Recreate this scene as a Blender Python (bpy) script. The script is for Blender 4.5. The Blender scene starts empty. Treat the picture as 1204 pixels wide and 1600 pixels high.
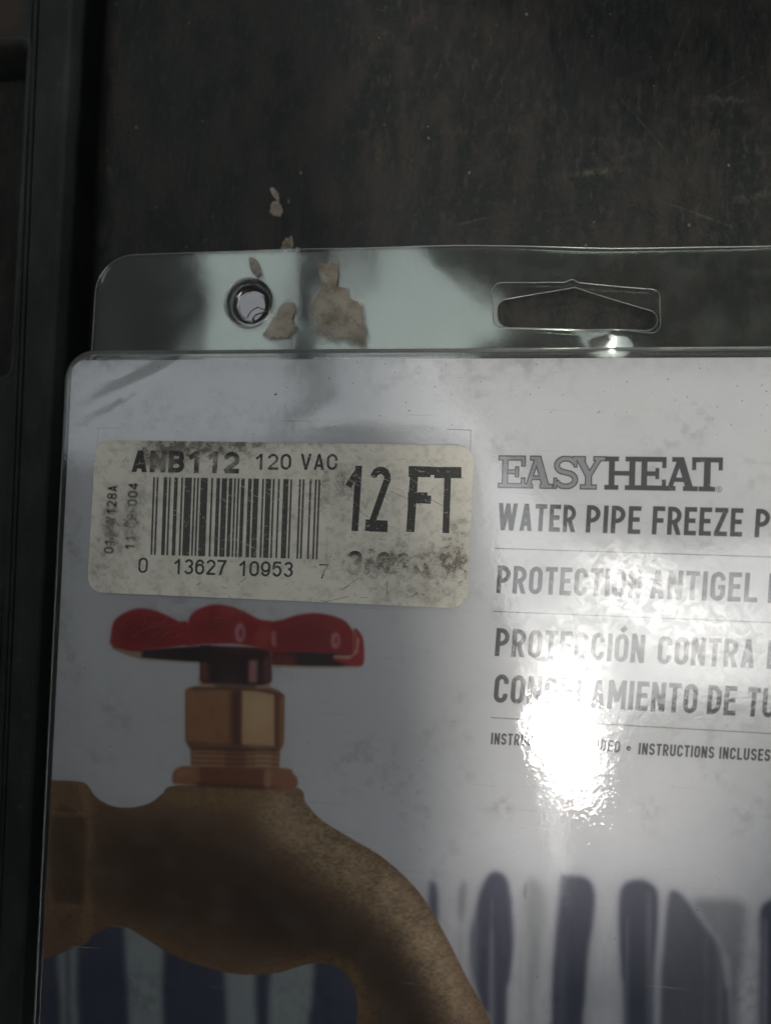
import bpy, bmesh, math, random
import numpy as np
from mathutils import Vector, Matrix
random.seed(7); rng = np.random.default_rng(7)
R = math.radians
scene = bpy.context.scene
COL = scene.collection

# ------------------------------------------------------------------ camera
F_PX = 1202.0; D0 = 0.132                      # focal length in photo pixels, distance to the card
ax = Vector((8280, -160, 1202)).normalized(); ay = Vector((1018, 28200, -1202)).normalized()
e = ax.dot(ay) / 2
ax, ay = (ax - ay * e).normalized(), (ay - ax * e).normalized()
az = ax.cross(ay)
Rwc = Matrix((ax, ay, az))                     # rows: world axes in camera coordinates = camera->world rotation
cam_pos = -(Rwc @ Vector((0, 0, -D0)))
cd = bpy.data.cameras.new('camera'); cam = bpy.data.objects.new('camera', cd); COL.objects.link(cam)
cam.matrix_world = Matrix.Translation(cam_pos) @ Rwc.to_4x4()
cd.sensor_fit = 'VERTICAL'; cd.sensor_height = 36; cd.lens = F_PX / 1600 * 36
cd.clip_start = 0.005; cd.clip_end = 100
cd.dof.use_dof = True; cd.dof.focus_distance = D0; cd.dof.aperture_fstop = 9
scene.camera = cam

def at(x, y, z=0.0):
    """photo pixel -> point of the horizontal plane at height z"""
    d = Rwc @ Vector((x - 602, -(y - 800), -F_PX))
    t = (z - cam_pos.z) / d.z
    return cam_pos + d * t
FOOT = Vector((cam_pos.x, cam_pos.y, 0))

# ------------------------------------------------------------------ light
mp = at(902, 1165); sv = (mp - cam_pos); sv.z = -sv.z; sv.normalize()   # light comes from here (seen mirrored on the film)
SUN_EL = math.asin(sv.z); SUN_AZ = math.atan2(sv.x, sv.y)
w = bpy.data.worlds.new('World'); scene.world = w; w.use_nodes = True
nt = w.node_tree; nt.nodes.clear()
sky = nt.nodes.new('ShaderNodeTexSky'); sky.sky_type = 'NISHITA'; sky.sun_disc = False
sky.sun_elevation = SUN_EL; sky.sun_rotation = SUN_AZ; sky.air_density = 1.0; sky.dust_density = 1.5; sky.ozone_density = 1.0
bg = nt.nodes.new('ShaderNodeBackground'); bg.inputs[1].default_value = 0.15
wo = nt.nodes.new('ShaderNodeOutputWorld')
hs = nt.nodes.new('ShaderNodeHueSaturation'); hs.inputs['Saturation'].default_value = .18; gm = nt.nodes.new('ShaderNodeMix'); gm.data_type = 'RGBA'; gm.blend_type = 'MULTIPLY'
gm.inputs[0].default_value = 1; gm.inputs[7].default_value = (.955, .99, .975, 1); nt.links.new(sky.outputs[0], hs.inputs['Color']); nt.links.new(hs.outputs[0], gm.inputs[6])
nt.links.new(gm.outputs[2], bg.inputs[0]); nt.links.new(bg.outputs[0], wo.inputs[0])
sl = bpy.data.lights.new('sun', 'SUN'); sl.energy = 0.48; sl.angle = R(4.2); sl.color = (1.0, 0.955, 0.90)
so = bpy.data.objects.new('sun', sl); COL.objects.link(so)
so.rotation_euler = sv.to_track_quat('Z', 'Y').to_euler()
scene.view_settings.view_transform = 'Standard'; scene.view_settings.look = 'None'
scene.view_settings.exposure = 1.45; scene.view_settings.gamma = 1

Z_FLOOR = -0.012; Z_TAB = -0.0022; Z_FILM = 0.0005; Z_STICK = 0.0008

# ------------------------------------------------------------------ node helpers
class NT:
    def __init__(s, name):
        s.m = bpy.data.materials.new(name); s.m.use_nodes = True; s.t = s.m.node_tree; s.t.nodes.clear()
        s.out = s.t.nodes.new('ShaderNodeOutputMaterial')
    def n(s, typ, **kw):
        nd = s.t.nodes.new('ShaderNode' + typ)
        for k, v in kw.items():
            if k.startswith('i_'):
                key = k[2:]
                nd.inputs[int(key) if key.isdigit() else key.replace('_', ' ')].default_value = v
            else: setattr(nd, k, v)
        return nd
    def l(s, a, b): s.t.links.new(a, b)
    def setin(s, sock, v):
        if hasattr(v, 'links') or hasattr(v, 'is_linked'): s.l(v, sock)
        else: sock.default_value = v
    def math(s, op, a, b=0.0, clamp=False):
        nd = s.n('Math', operation=op); nd.use_clamp = clamp
        s.setin(nd.inputs[0], a); s.setin(nd.inputs[1], b); return nd.outputs[0]
    def pos(s): return s.n('NewGeometry').outputs['Position']
    def noise(s, scale, detail=3, rough=.5, vec=None, dist=0.0, sx=(1, 1, 1), off=(0, 0, 0)):
        mp_ = s.n('Mapping'); s.l(vec or s.pos(), mp_.inputs[0])
        mp_.inputs['Scale'].default_value = (sx[0] * scale, sx[1] * scale, sx[2] * scale); mp_.inputs['Location'].default_value = off
        nd = s.n('TexNoise'); nd.inputs['Scale'].default_value = 1; nd.inputs['Detail'].default_value = detail
        nd.inputs['Roughness'].default_value = rough; nd.inputs['Distortion'].default_value = dist
        s.l(mp_.outputs[0], nd.inputs['Vector']); return nd.outputs['Fac']
    def ramp(s, fac, a, b, lo=0.0, hi=1.0):
        nd = s.n('MapRange', interpolation_type='SMOOTHSTEP'); s.l(fac, nd.inputs[0])
        for i, v in enumerate((a, b, lo, hi)): nd.inputs[i + 1].default_value = v
        return nd.outputs[0]
    def mix(s, f, a, b):
        nd = s.n('Mix', data_type='RGBA'); s.setin(nd.inputs[0], f)
        for k, v in ((6, a), (7, b)):
            if isinstance(v, tuple): nd.inputs[k].default_value = (*v[:3], 1)
            else: s.l(v, nd.inputs[k])
        return nd.outputs[2]
    def bump(s, h, strength, dist, normal=None):
        nd = s.n('Bump'); nd.inputs['Strength'].default_value = strength; nd.inputs['Distance'].default_value = dist
        s.l(h, nd.inputs['Height'])
        if normal: s.l(normal, nd.inputs['Normal'])
        return nd.outputs[0]
    def blob(s, x, y, z, rx, ry, ang=0):
        """soft-edged spot on a surface, centred where photo pixel (x, y) meets height z; radii in metres"""
        c = at(x, y, z); mp_ = s.n('Mapping', vector_type='TEXTURE'); s.l(s.pos(), mp_.inputs[0])
        mp_.inputs['Location'].default_value = c; mp_.inputs['Rotation'].default_value = (0, 0, ang); mp_.inputs['Scale'].default_value = (rx, ry, 10)
        ln = s.n('VectorMath', operation='LENGTH'); s.l(mp_.outputs[0], ln.inputs[0])
        return s.ramp(ln.outputs['Value'], 1.0, 0.0)

def simple(name, col, rough=.6, **kw):
    t = NT(name); p = t.n('BsdfPrincipled'); p.inputs['Base Color'].default_value = (*col, 1); p.inputs['Roughness'].default_value = rough
    for k, v in kw.items(): p.inputs[k.replace('_', ' ')].default_value = v
    t.l(p.outputs[0], t.out.inputs[0]); return t.m

# ------------------------------------------------------------------ mesh helpers
def link(name, me, mat=None, parent=None, **props):
    o = bpy.data.objects.new(name, me); COL.objects.link(o)
    if mat and me: me.materials.append(mat)
    if parent: o.parent = parent
    for k, v in props.items(): o[k] = v
    return o
def bm_obj(name, bm, mat, parent=None, smooth=False, **props):
    me = bpy.data.meshes.new(name); bm.to_mesh(me); bm.free()
    if smooth:
        for p in me.polygons: p.use_smooth = True
    return link(name, me, mat, parent, **props)
def catmull(pts, n=8, closed=True):
    P = np.array(pts, float); N = len(P); out = []
    rngi = range(N) if closed else range(N - 1)
    for i in rngi:
        if closed: p0, p1, p2, p3 = P[(i - 1) % N], P[i], P[(i + 1) % N], P[(i + 2) % N]
        else: p0, p1, p2, p3 = P[max(i - 1, 0)], P[i], P[i + 1], P[min(i + 2, N - 1)]
        for k in range(n):
            t = k / n
            out.append(.5 * ((2 * p1) + (-p0 + p2) * t + (2 * p0 - 5 * p1 + 4 * p2 - p3) * t * t + (-p0 + 3 * p1 - 3 * p2 + p3) * t ** 3))
    if not closed: out.append(P[-1])
    return np.array(out)
def round_poly(pts, rad, n=10):
    """corner-rounded polygon (2D points)"""
    out = []; N = len(pts); rad = [rad] * N if not hasattr(rad, '__len__') else rad
    for i in range(N):
        p = Vector(pts[i][:2]); a = (Vector(pts[i - 1][:2]) - p); b = (Vector(pts[(i + 1) % N][:2]) - p)
        r = rad[i]
        if r <= 0: out.append(tuple(p)); continue
        la, lb = a.length, b.length; a.normalize(); b.normalize(); ang = a.angle(b); t = min(r / math.tan(ang / 2), la * .49, lb * .49); rr = t * math.tan(ang / 2)
        c = p + (a + b).normalized() * (rr / math.sin(ang / 2)); s0 = p + a * t - c; s1 = p + b * t - c
        a0 = math.atan2(s0.y, s0.x); a1 = math.atan2(s1.y, s1.x); d = (a1 - a0 + math.pi) % (2 * math.pi) - math.pi
        for k in range(n + 1):
            th = a0 + d * k / n; out.append((c.x + rr * math.cos(th), c.y + rr * math.sin(th)))
    return out
def inset_poly(pts, d):
    """offset a convex-ish counter-clockwise outline inwards by d"""
    N = len(pts); out = []
    for i in range(N):
        a = Vector(pts[i - 1]); b = Vector(pts[i]); c = Vector(pts[(i + 1) % N])
        n1 = Vector((-(b - a).y, (b - a).x)); n2 = Vector((-(c - b).y, (c - b).x))
        n = (n1.normalized() if n1.length > 1e-9 else n2.normalized()) + (n2.normalized() if n2.length > 1e-9 else n1.normalized()); n.normalize()
        out.append(tuple(b + n * d))
    return out
def sheet(outlines, z, cuts=0.0025):
    """flat mesh from an outline with holes, cut into a fine net so it can be bent"""
    cu = bpy.data.curves.new('tmp', 'CURVE'); cu.dimensions = '2D'; cu.fill_mode = 'BOTH'
    for ol in outlines:
        sp = cu.splines.new('POLY'); sp.points.add(len(ol) - 1); sp.use_cyclic_u = True
        for q, p in zip(sp.points, ol): q.co = (p[0] * 100, p[1] * 100, 0, 1)
    o = bpy.data.objects.new('tmp', cu); COL.objects.link(o); dg = bpy.context.evaluated_depsgraph_get(); dg.update()
    me = bpy.data.meshes.new_from_object(o.evaluated_get(dg)); COL.objects.unlink(o); bpy.data.objects.remove(o)
    bm = bmesh.new(); bm.from_mesh(me); bpy.data.meshes.remove(me)
    for v in bm.verts: v.co = (v.co.x / 100, v.co.y / 100, z)
    bmesh.ops.remove_doubles(bm, verts=bm.verts, dist=1e-6)
    xs = [p[0] for p in outlines[0]]; ys = [p[1] for p in outlines[0]]
    for k in range(2):
        lo, hi = (min(xs), max(xs)) if k == 0 else (min(ys), max(ys))
        nrm = (1, 0, 0) if k == 0 else (0, 1, 0); c = lo + cuts
        while c < hi:
            bmesh.ops.bisect_plane(bm, geom=bm.verts[:] + bm.edges[:] + bm.faces[:], plane_co=(c, 0, 0) if k == 0 else (0, c, 0), plane_no=nrm, dist=1e-7); c += cuts
    for f in bm.faces:
        f.normal_update()
        if f.normal.z < 0: f.normal_flip()
    return bm
def thicken(bm, t):
    geom = bmesh.ops.extrude_face_region(bm, geom=bm.faces[:])
    vs = [g for g in geom['geom'] if isinstance(g, bmesh.types.BMVert)]
    for v in vs: v.co.z += t
    bmesh.ops.recalc_face_normals(bm, faces=bm.faces[:])
P2 = lambda x, y, z=0.0: tuple(at(x, y, z))[:2]

# ------------------------------------------------------------------ print canvas (numpy drawing in print units)
class Canvas:
    def __init__(s, x0, y0, x1, y1, S):
        s.x0, s.y0, s.S = x0, y0, S; s.W = int((x1 - x0) * S); s.H = int((y1 - y0) * S)
        s.a = np.ones((s.H, s.W, 3), np.float32)
    def win(s, xa, ya, xb, yb):
        i0 = max(0, int((xa - s.x0) * s.S)); i1 = min(s.W, int((xb - s.x0) * s.S) + 1)
        j0 = max(0, int((ya - s.y0) * s.S)); j1 = min(s.H, int((yb - s.y0) * s.S) + 1)
        if i1 <= i0 or j1 <= j0: return None
        X = (np.arange(i0, i1) + .5) / s.S + s.x0; Y = (np.arange(j0, j1) + .5) / s.S + s.y0
        X, Y = np.meshgrid(X.astype(np.float32), Y.astype(np.float32)); return (slice(j0, j1), slice(i0, i1)), X, Y
    def put(s, sl, cov, col):
        cov = cov[..., None]; s.a[sl] = s.a[sl] * (1 - cov) + np.array(col, np.float32) * cov
    def polymask(s, pts, blur=0.8):
        pts = np.array(pts, float); pad = blur * 3 + 2
        wn = s.win(pts[:, 0].min() - pad, pts[:, 1].min() - pad, pts[:, 0].max() + pad, pts[:, 1].max() + pad)
        if wn is None: return None
        sl, X, Y = wn; H, W = X.shape; acc = np.zeros((H, W + 1), np.float32)
        N = len(pts)
        for sub in (0.25, 0.75):                                      # scanline crossings with two sub-rows
            ys = Y[:, 0] + (sub - .5) / s.S; x00 = X[0, 0] - .5 / s.S
            for i in range(N):
                xa, ya = pts[i]; xb, yb = pts[(i + 1) % N]
                if ya == yb: continue
                sg = 1 if yb > ya else -1; lo, hi = min(ya, yb), max(ya, yb)
                r = np.nonzero((ys >= lo) & (ys < hi))[0]
                if len(r) == 0: continue
                xc = xa + (ys[r] - ya) / (yb - ya) * (xb - xa); c = np.clip((xc - x00) * s.S, 0, W - 1e-3); k = c.astype(int); f = c - k
                np.add.at(acc, (r, k), sg * (1 - f) * .5); np.add.at(acc, (r, k + 1), sg * f * .5)
        m = np.clip(np.abs(np.cumsum(acc, axis=1)[:, :W]), 0, 1)
        return sl, gblur(m, blur * s.S)
    def poly(s, pts, col, blur=0.8, alpha=1.0, smooth=True, clip=None):
        if smooth: pts = catmull(pts)
        r = s.polymask(pts, blur)
        if r is None: return
        sl, m = r; m = m * alpha
        if clip is not None: m = m * clip[sl]
        s.put(sl, m, col)
    def line(s, x0, y0, x1, y1, wdt, col, alpha=1.0):
        pd = 3 + wdt; wn = s.win(min(x0, x1) - pd, min(y0, y1) - pd, max(x0, x1) + pd, max(y0, y1) + pd)
        if wn is None: return
        sl, X, Y = wn; s.put(sl, cov_seg(X, Y, x0, y0, x1, y1, wdt, s.S) * alpha, col)
def gblur(a, sg):
    if sg < .35: return a
    n = int(math.ceil(sg * 2.5)); k = np.exp(-.5 * (np.arange(-n, n + 1) / sg) ** 2); k = (k / k.sum()).astype(np.float32)
    for axis in (0, 1):
        pad = [(0, 0)] * a.ndim; pad[axis] = (n, n); b = np.pad(a, pad, mode='edge'); L = b.shape[axis]
        F = np.fft.rfft(b, axis=axis); kk = np.zeros(L, np.float32); kk[:2 * n + 1] = k; K = np.fft.rfft(np.roll(kk, -n))
        sh = [1] * a.ndim; sh[axis] = -1
        b = np.fft.irfft(F * K.reshape(sh), n=L, axis=axis)
        a = np.take(b, range(n, L - n), axis=axis).astype(np.float32)
    return a
def cov_seg(X, Y, x0, y0, x1, y1, t, S):
    dx, dy = x1 - x0, y1 - y0; L = math.hypot(dx, dy) + 1e-9; ux, uy = dx / L, dy / L
    al = (X - x0) * ux + (Y - y0) * uy; pe = np.abs((X - x0) * -uy + (Y - y0) * ux)
    return np.clip(.5 - np.maximum(pe - t / 2, np.abs(al - L / 2) - L / 2) * S, 0, 1)
def fnoise(H, W, cell, seed, octaves=4, cx=1.0, cy=1.0):
    """value noise, cell size in canvas pixels"""
    g = np.random.default_rng(seed); out = np.zeros((H, W), np.float32); amp = 1; tot = 0
    for o in range(octaves):
        c = max(1.0, cell / 2 ** o); hh = int(H / (c * cy)) + 3; ww = int(W / (c * cx)) + 3; n = g.random((hh, ww)).astype(np.float32)
        y = np.arange(H) / (c * cy); x = np.arange(W) / (c * cx); yi = y.astype(int); xi = x.astype(int); fy = (y - yi)[:, None]; fx = (x - xi)[None]
        fy = fy * fy * (3 - 2 * fy); fx = fx * fx * (3 - 2 * fx)
        a = n[yi][:, xi]; b = n[yi][:, xi + 1]; c_ = n[yi + 1][:, xi]; d = n[yi + 1][:, xi + 1]
        out += amp * ((a * (1 - fx) + b * fx) * (1 - fy) + (c_ * (1 - fx) + d * fx) * fy); tot += amp; amp *= .55
    return out / tot

# --- parametric stroke lettering.  glyph -> list of strokes; a stroke is a polyline in units of cap height
def arc(cx, cy, rx, ry, a0, a1, n=10): return [(cx + rx * math.cos(R(a0 + (a1 - a0) * k / n)), cy + ry * math.sin(R(a0 + (a1 - a0) * k / n))) for k in range(n + 1)]
def glyph(ch, w, t):
    l, r, b, T = t / 2, w - t / 2, t / 2, 1 - t / 2; m = .52; c = w / 2; rx = (r - l) / 2; ry = min(rx * 1.15, .3)
    def ring(x0, x1, y0, y1):
        q = (x1 - x0) / 2; p = min(q * 1.15, (y1 - y0) / 2); cx = (x0 + x1) / 2
        return arc(cx, y1 - p, q, p, 0, 180) + arc(cx, y0 + p, q, p, 180, 360) + [(x1, y1 - p), (x1 - 1e-4, y1 - p + .01)]
    if ch == 'A': k = t * .55; return [[(k, 0), (c, 1)], [(w - k, 0), (c, 1)], [(w * .22, .27), (w * .78, .27)]], w
    if ch in 'BPRD':
        S = [[(l, 0), (l, 1)]]
        def bowl(y0, y1, xr): q = min((y1 - y0) / 2, (xr - l) * .8); return [(l, y1), (xr - q, y1)] + arc(xr - q, y1 - q, q, q, 90, 0, 6) + arc(xr - q, y0 + q, q, q, 0, -90, 6) + [(l, y0)]
        if ch == 'D': S.append(bowl(b, T, r))
        if ch == 'B': S += [bowl(m, T, r - .02), bowl(b, m, r)]
        if ch in 'PR': S.append(bowl(.45, T, r))
        if ch == 'R': S.append([(w * .5, .46), (w - t * .5, 0)])
        return S, w
    if ch in 'C(': return [arc(c, T - ry, rx, ry, -15, 180) + arc(c, b + ry, rx, ry, 180, 375)], w
    if ch == 'G': return [arc(c, T - ry, rx, ry, -5, 180) + arc(c, b + ry, rx, ry, 180, 360) + [(r, .47)], [(c, .47), (w, .47)]], w
    if ch == 'E': return [[(l, 0), (l, 1)], [(0, T), (w * .88, T)], [(0, m), (w * .80, m)], [(0, b), (w * .88, b)]], w * .88
    if ch == 'F': return [[(l, 0), (l, 1)], [(0, T), (w * .88, T)], [(0, m - .02), (w * .80, m - .02)]], w * .88
    if ch == 'H': return [[(l, 0), (l, 1)], [(r, 0), (r, 1)], [(l, m), (r, m)]], w
    if ch in 'IÍ':
        S = [[(l, 0), (l, 1)]]
        if ch == 'Í': S.append([(l, 1.08), (l + .14, 1.25)])
        return S, t
    if ch == 'L': return [[(l, 0), (l, 1)], [(0, b), (w * .92, b)]], w * .9
    if ch == 'M': return [[(l, 0), (l, 1)], [(w * 1.3 - l, 0), (w * 1.3 - l, 1)], [(l, 1), (w * .65, .3)], [(w * 1.3 - l, 1), (w * .65, .3)]], w * 1.3
    if ch == 'N': return [[(l, 0), (l, 1)], [(r, 0), (r, 1)], [(l, 1), (r, 0)]], w
    if ch in 'OÓ0':
        S = [ring(l, r, b, T)]
        if ch == 'Ó': S.append([(c - .03, 1.08), (c + .12, 1.25)])
        return S, w
    if ch == 'S' : 
        q = (T - b) / 4
        return [arc(c, T - q, rx, q, 10, 90, 5) + arc(c, T - q, rx, q, 90, 245, 9) + [(c, .5)] + arc(c, b + q, rx, q, 65, -90, 9) + arc(c, b + q, rx, q, -90, -170, 5)], w
    if ch == 'T': return [[(w * .46, 0), (w * .46, 1)], [(0, T), (w * .92, T)]], w * .92
    if ch == 'U': return [[(l, 1), (l, b + ry)] + arc(c, b + ry, rx, ry, 180, 360) + [(r, 1)]], w
    if ch == 'V': return [[(t * .5, 1), (c, 0)], [(w - t * .5, 1), (c, 0)]], w
    if ch == 'W': W_ = w * 1.5; return [[(t * .5, 1), (W_ * .28, 0)], [(W_ * .28, 0), (W_ * .5, .95)], [(W_ * .5, .95), (W_ * .72, 0)], [(W_ * .72, 0), (W_ - t * .5, 1)]], W_
    if ch == 'Y': return [[(t * .5, 1), (c, .42)], [(w - t * .5, 1), (c, .42)], [(c, 0), (c, .45)]], w
    if ch == 'X': return [[(t * .5, 1), (w - t * .5, 0)], [(w - t * .5, 1), (t * .5, 0)]], w
    if ch == 'Z': return [[(0, T), (w * .95, T)], [(w * .93 - t * .4, T), (t * .4, b)], [(0, b), (w * .95, b)]], w * .95
    if ch == '1': return [[(w * .62, 0), (w * .62, 1)], [(w * .62, .93), (w * .16, .68)]], w
    if ch == '2': q = rx; return [arc(c, T - q, rx, q, 170, -20, 12) + [(r - .02, T - q * 1.5), (l, b)], [(l * .7, b), (w, b)]], w
    if ch == '3': q = (T - m) / 2; q2 = (m - b) / 2; return [arc(c, T - q, rx * .92, q, 165, -75, 12) + [(c, m)], [(c, m)] + arc(c, b + q2, rx, q2, 80, -165, 12)], w
    if ch == '4': return [[(w * .7, 0), (w * .7, 1)], [(w * .7, .95), (l, .3)], [(l * .4, .25), (w, .25)]], w
    if ch == '5': q = .3; return [[(w * .92, T), (w * .2, T)], [(w * .22, T), (w * .14, .5)], [(w * .14, .52)] + arc(c, b + q, rx, q, 125, -160, 12)], w
    if ch in '69':
        q = .29; S = [ring(l, r, b, b + 2 * q), arc(c, T - .3, rx, .3, 15, 180, 8) + [(l, b + q)]]
        if ch == '9': S = [[(w - x, 1 - y) for x, y in s_] for s_ in S]
        return S, w
    if ch == '7': return [[(0, T), (w, T)], [(r, T), (w * .55, .5), (w * .35, 0)]], w
    if ch == '8': return [ring(l + .02, r - .02, m, T), ring(l, r, b, m)], w
    if ch == '-': return [[(0, .4), (w * .6, .4)]], w * .6
    if ch == '•': return [arc(w * .4, .45, .13, .13, 0, 360, 10)], w * .8
    return [], w * .45
def layout(txt, w, t, gap):
    x = 0; out = []
    for ch in txt:
        S, a = glyph(ch, w, t); out.append((x, S, a)); x += a + (gap if ch != ' ' else gap)
    return out, x - gap
def text(cv, txt, x0, y0, x1, y1, h, w, t, gap, col, shear=0.0, h1=None, alpha=1.0, rot=False, fade=None):
    """baseline from (x0,y0) to (x1,y1); the string is stretched to fit; rot: reads upwards"""
    lay, tot = layout(txt, w, t, gap); h1 = h1 or h
    L = math.hypot(x1 - x0, y1 - y0); ux, uy = (x1 - x0) / L, (y1 - y0) / L; sx = L / tot
    asp = sx / h
    for gx, S, a in lay:
        if not S: continue
        s0 = gx * sx; s1 = (gx + a) * sx
        cxs = [x0 + ux * s0, x0 + ux * s1]; cys = [y0 + uy * s0, y0 + uy * s1]
        nx, ny = uy, -ux                                              # 'up' of the letters
        hm = h * 1.35
        bx = [min(cxs) - abs(nx) * hm - 6, max(cxs) + abs(nx) * hm + 6]; by = [min(cys) - abs(ny) * hm - 4, max(cys) + 6 + abs(ny) * 2]
        if nx < 0 or rot: bx = [min(cxs) - hm - 4, max(cxs) + hm + 4]; by = [min(cys) - 6, max(cys) + 6]
        wn = cv.win(bx[0], by[0], bx[1], by[1])
        if wn is None: continue
        sl, X, Y = wn; U = (X - x0) * ux + (Y - y0) * uy; V = (X - x0) * nx + (Y - y0) * ny
        hh = h + (h1 - h) * np.clip(U / L, 0, 1); U = U + shear * V
        v = V / hh; u = (U / sx - gx)                                 # cap units, u stretched by asp
        best = np.full(X.shape, 9, np.float32); lim = (v > -.005) & (v < 1.3)
        for st in S:
            for i in range(len(st) - 1):
                (xa, ya), (xb, yb) = st[i], st[i + 1]; xa *= asp; xb *= asp; uu = u * asp
                dx, dy = xb - xa, yb - ya; Ls = math.hypot(dx, dy)
                if Ls < 1e-6: continue
                al = (uu - xa) * dx / Ls + (v - ya) * dy / Ls; pe = np.abs((uu - xa) * -dy / Ls + (v - ya) * dx / Ls)
                diag = .12 if (abs(dx) > .02 and abs(dy) > .3) else 0
                d = np.maximum(pe - t * .5 * (min(asp, 1.0) if abs(dy) > abs(dx) else 1), np.abs(al - Ls / 2) - Ls / 2 - diag * t * 2)
                best = np.minimum(best, d)
                if i > 0: best = np.minimum(best, np.hypot(uu - xa, v - ya) - t / 2 * min(asp, 1))
        top = 1.0 if not any(c in txt for c in 'ÍÓ') else 1.3
        best = np.maximum(best, np.maximum(-v, v - top))
        cov = np.clip(.5 - best * h * cv.S, 0, 1)
        if fade is not None: cov = cov * fade(X, Y)
        cv.put(sl, cov * alpha, col)

# ------------------------------------------------------------------ the printed card
CX0, CY0, CX1, CY1, CS = 20, 500, 1960, 2000, 1.7
cv = Canvas(CX0, CY0, CX1, CY1, CS)
X, Y = np.meshgrid((np.arange(cv.W) + .5) / CS + CX0, (np.arange(cv.H) + .5) / CS + CY0); X = X.astype(np.float32); Y = Y.astype(np.float32)
n1 = fnoise(cv.H, cv.W, 420, 1); n2 = fnoise(cv.H, cv.W, 60, 2)
g = np.clip((Y - 560) / 820, 0, 1)
base = np.array([.575, .582, .60]) ; low = np.array([.68, .685, .725])
gg = np.clip((Y - 1150) / 230, 0, 1)[..., None]; cv.a[:] = base * (1 - gg) + low * gg
cv.a *= (1 + (n1[..., None] - .5) * .10 + (n2[..., None] - .5) * .03)
del n2
# frozen background: slate gaps between icicles
SL = (.082, .089, .142); WH = (.62, .64, .70)
def icepoly(pts, col=SL, bl=3.4, al=1.0): cv.poly(pts, (.36, .37, .50), 8.5, al * .8); cv.poly(pts, col, bl, al)
low_fill = catmull([(60, 1400), (140, 1400), (300, 1420), (520, 1440), (640, 1400), (660, 1480), (700, 2100), (60, 2100)])
cv.poly(low_fill, SL, 3, smooth=False)
for x0_, x1_, dx in ((92, 119, 4), (199, 252, 3), (351, 397, 4), (427, 487, -8), (600, 640, 2)):
    cv.poly([(x0_, 1400), (x1_, 1400), (x1_ + 1, 1550), (x1_ + dx, 1650), (x1_ + dx, 2100), (x0_ + dx, 2100), (x0_ + dx, 1620), (x0_ - 2, 1500)], (.40, .44, .45), 4, .95)
cv.poly([(102, 1470), (110, 1470), (116, 2100), (104, 2100)], (.15, .18, .21), 2, .7)
icepoly([(671, 1379), (677, 1378), (683, 1392), (684, 1440), (678, 1440), (669, 1420)], al=.85)
cv.poly([(716, 1392), (724, 1374), (729, 1392), (722, 1440), (716, 1430)], (.25, .24, .27), 4, .7)
icepoly([(776, 1362), (762, 1368), (750, 1392), (742, 1425), (735, 1462), (737, 1520), (752, 1575), (768, 1640), (775, 2100), (786, 2100), (790, 1600), (796, 1530), (801, 1480), (799, 1425), (792, 1376)])
cv.poly([(822, 1378), (846, 1385), (850, 1440), (842, 1520), (834, 1600), (830, 2100), (820, 2100), (822, 1600), (820, 1480)], (.33, .34, .36), 6, .75)
cv.poly([(818, 1385), (822, 1380), (821, 1405), (817, 1400)], (.25, .25, .28), 2, .7)
icepoly([(876, 1371), (882, 1368), (915, 1372), (928, 1394), (926, 1440), (918, 1490), (913, 1560), (909, 1640), (905, 2100), (858, 2100), (861, 1600), (866, 1480), (872, 1420)])
icepoly([(985, 1376), (1004, 1375), (1020, 1384), (1027, 1400), (1026, 1450), (1020, 1530), (1019, 1640), (1016, 2100), (975, 2100), (974, 1600), (970, 1520), (966, 1455), (967, 1400), (974, 1382)])
icepoly([(1044, 1400), (1054, 1392), (1070, 1405), (1100, 1447), (1122, 1480), (1132, 1540), (1140, 1600), (1150, 2100), (1030, 2100), (1031, 1600), (1036, 1480)], col=(.135, .14, .185), al=.95)
cv.poly([(1080, 1408), (1120, 1404), (1160, 1410), (1164, 1440), (1160, 1500), (1154, 1600), (1152, 2100), (1142, 2100), (1138, 1570), (1126, 1485), (1102, 1445)], (.27, .275, .31), 6, .85)
icepoly([(1186, 1424), (1200, 1408), (1222, 1404), (1236, 1440), (1238, 1540), (1246, 2100), (1185, 2100), (1184, 1600), (1186, 1480)])
xx = 1262
while xx < 1940:                                                     # the frieze goes on along the card
    wd = random.uniform(26, 70); dy = random.uniform(-14, 22); k = random.uniform(-8, 8)
    icepoly([(xx + wd * .3, 1378 + dy), (xx + wd * .8, 1376 + dy), (xx + wd, 1410 + dy), (xx + wd - 2, 1500), (xx + wd + k, 2100), (xx + k + 3, 2100), (xx - 3, 1520), (xx, 1420 + dy)])
    xx += wd + random.uniform(16, 44)
for k in range(46):
    x_ = random.uniform(690, 1930); w_ = random.uniform(1.5, 6); y_ = random.uniform(1385, 1500); d_ = random.uniform(-5, 5); c_ = random.choice([(.30, .31, .36), (.45, .46, .52), (.22, .23, .29)])
    cv.poly([(x_, y_), (x_ + w_, y_ + 12), (x_ + w_ + d_ * .5, y_ + 160), (x_ + d_, y_ + random.uniform(220, 600)), (x_ - w_ * .6, y_ + 120)], c_, random.uniform(2, 5), random.uniform(.15, .5))
# fine frost texture inside the lower part
fn = fnoise(cv.H, cv.W, 14, 5, 3, 1.0, 3.0); cv.a *= (1 + (fn - .5) * .16 * np.clip((Y - 1360) / 80, 0, 1))[..., None]
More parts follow.
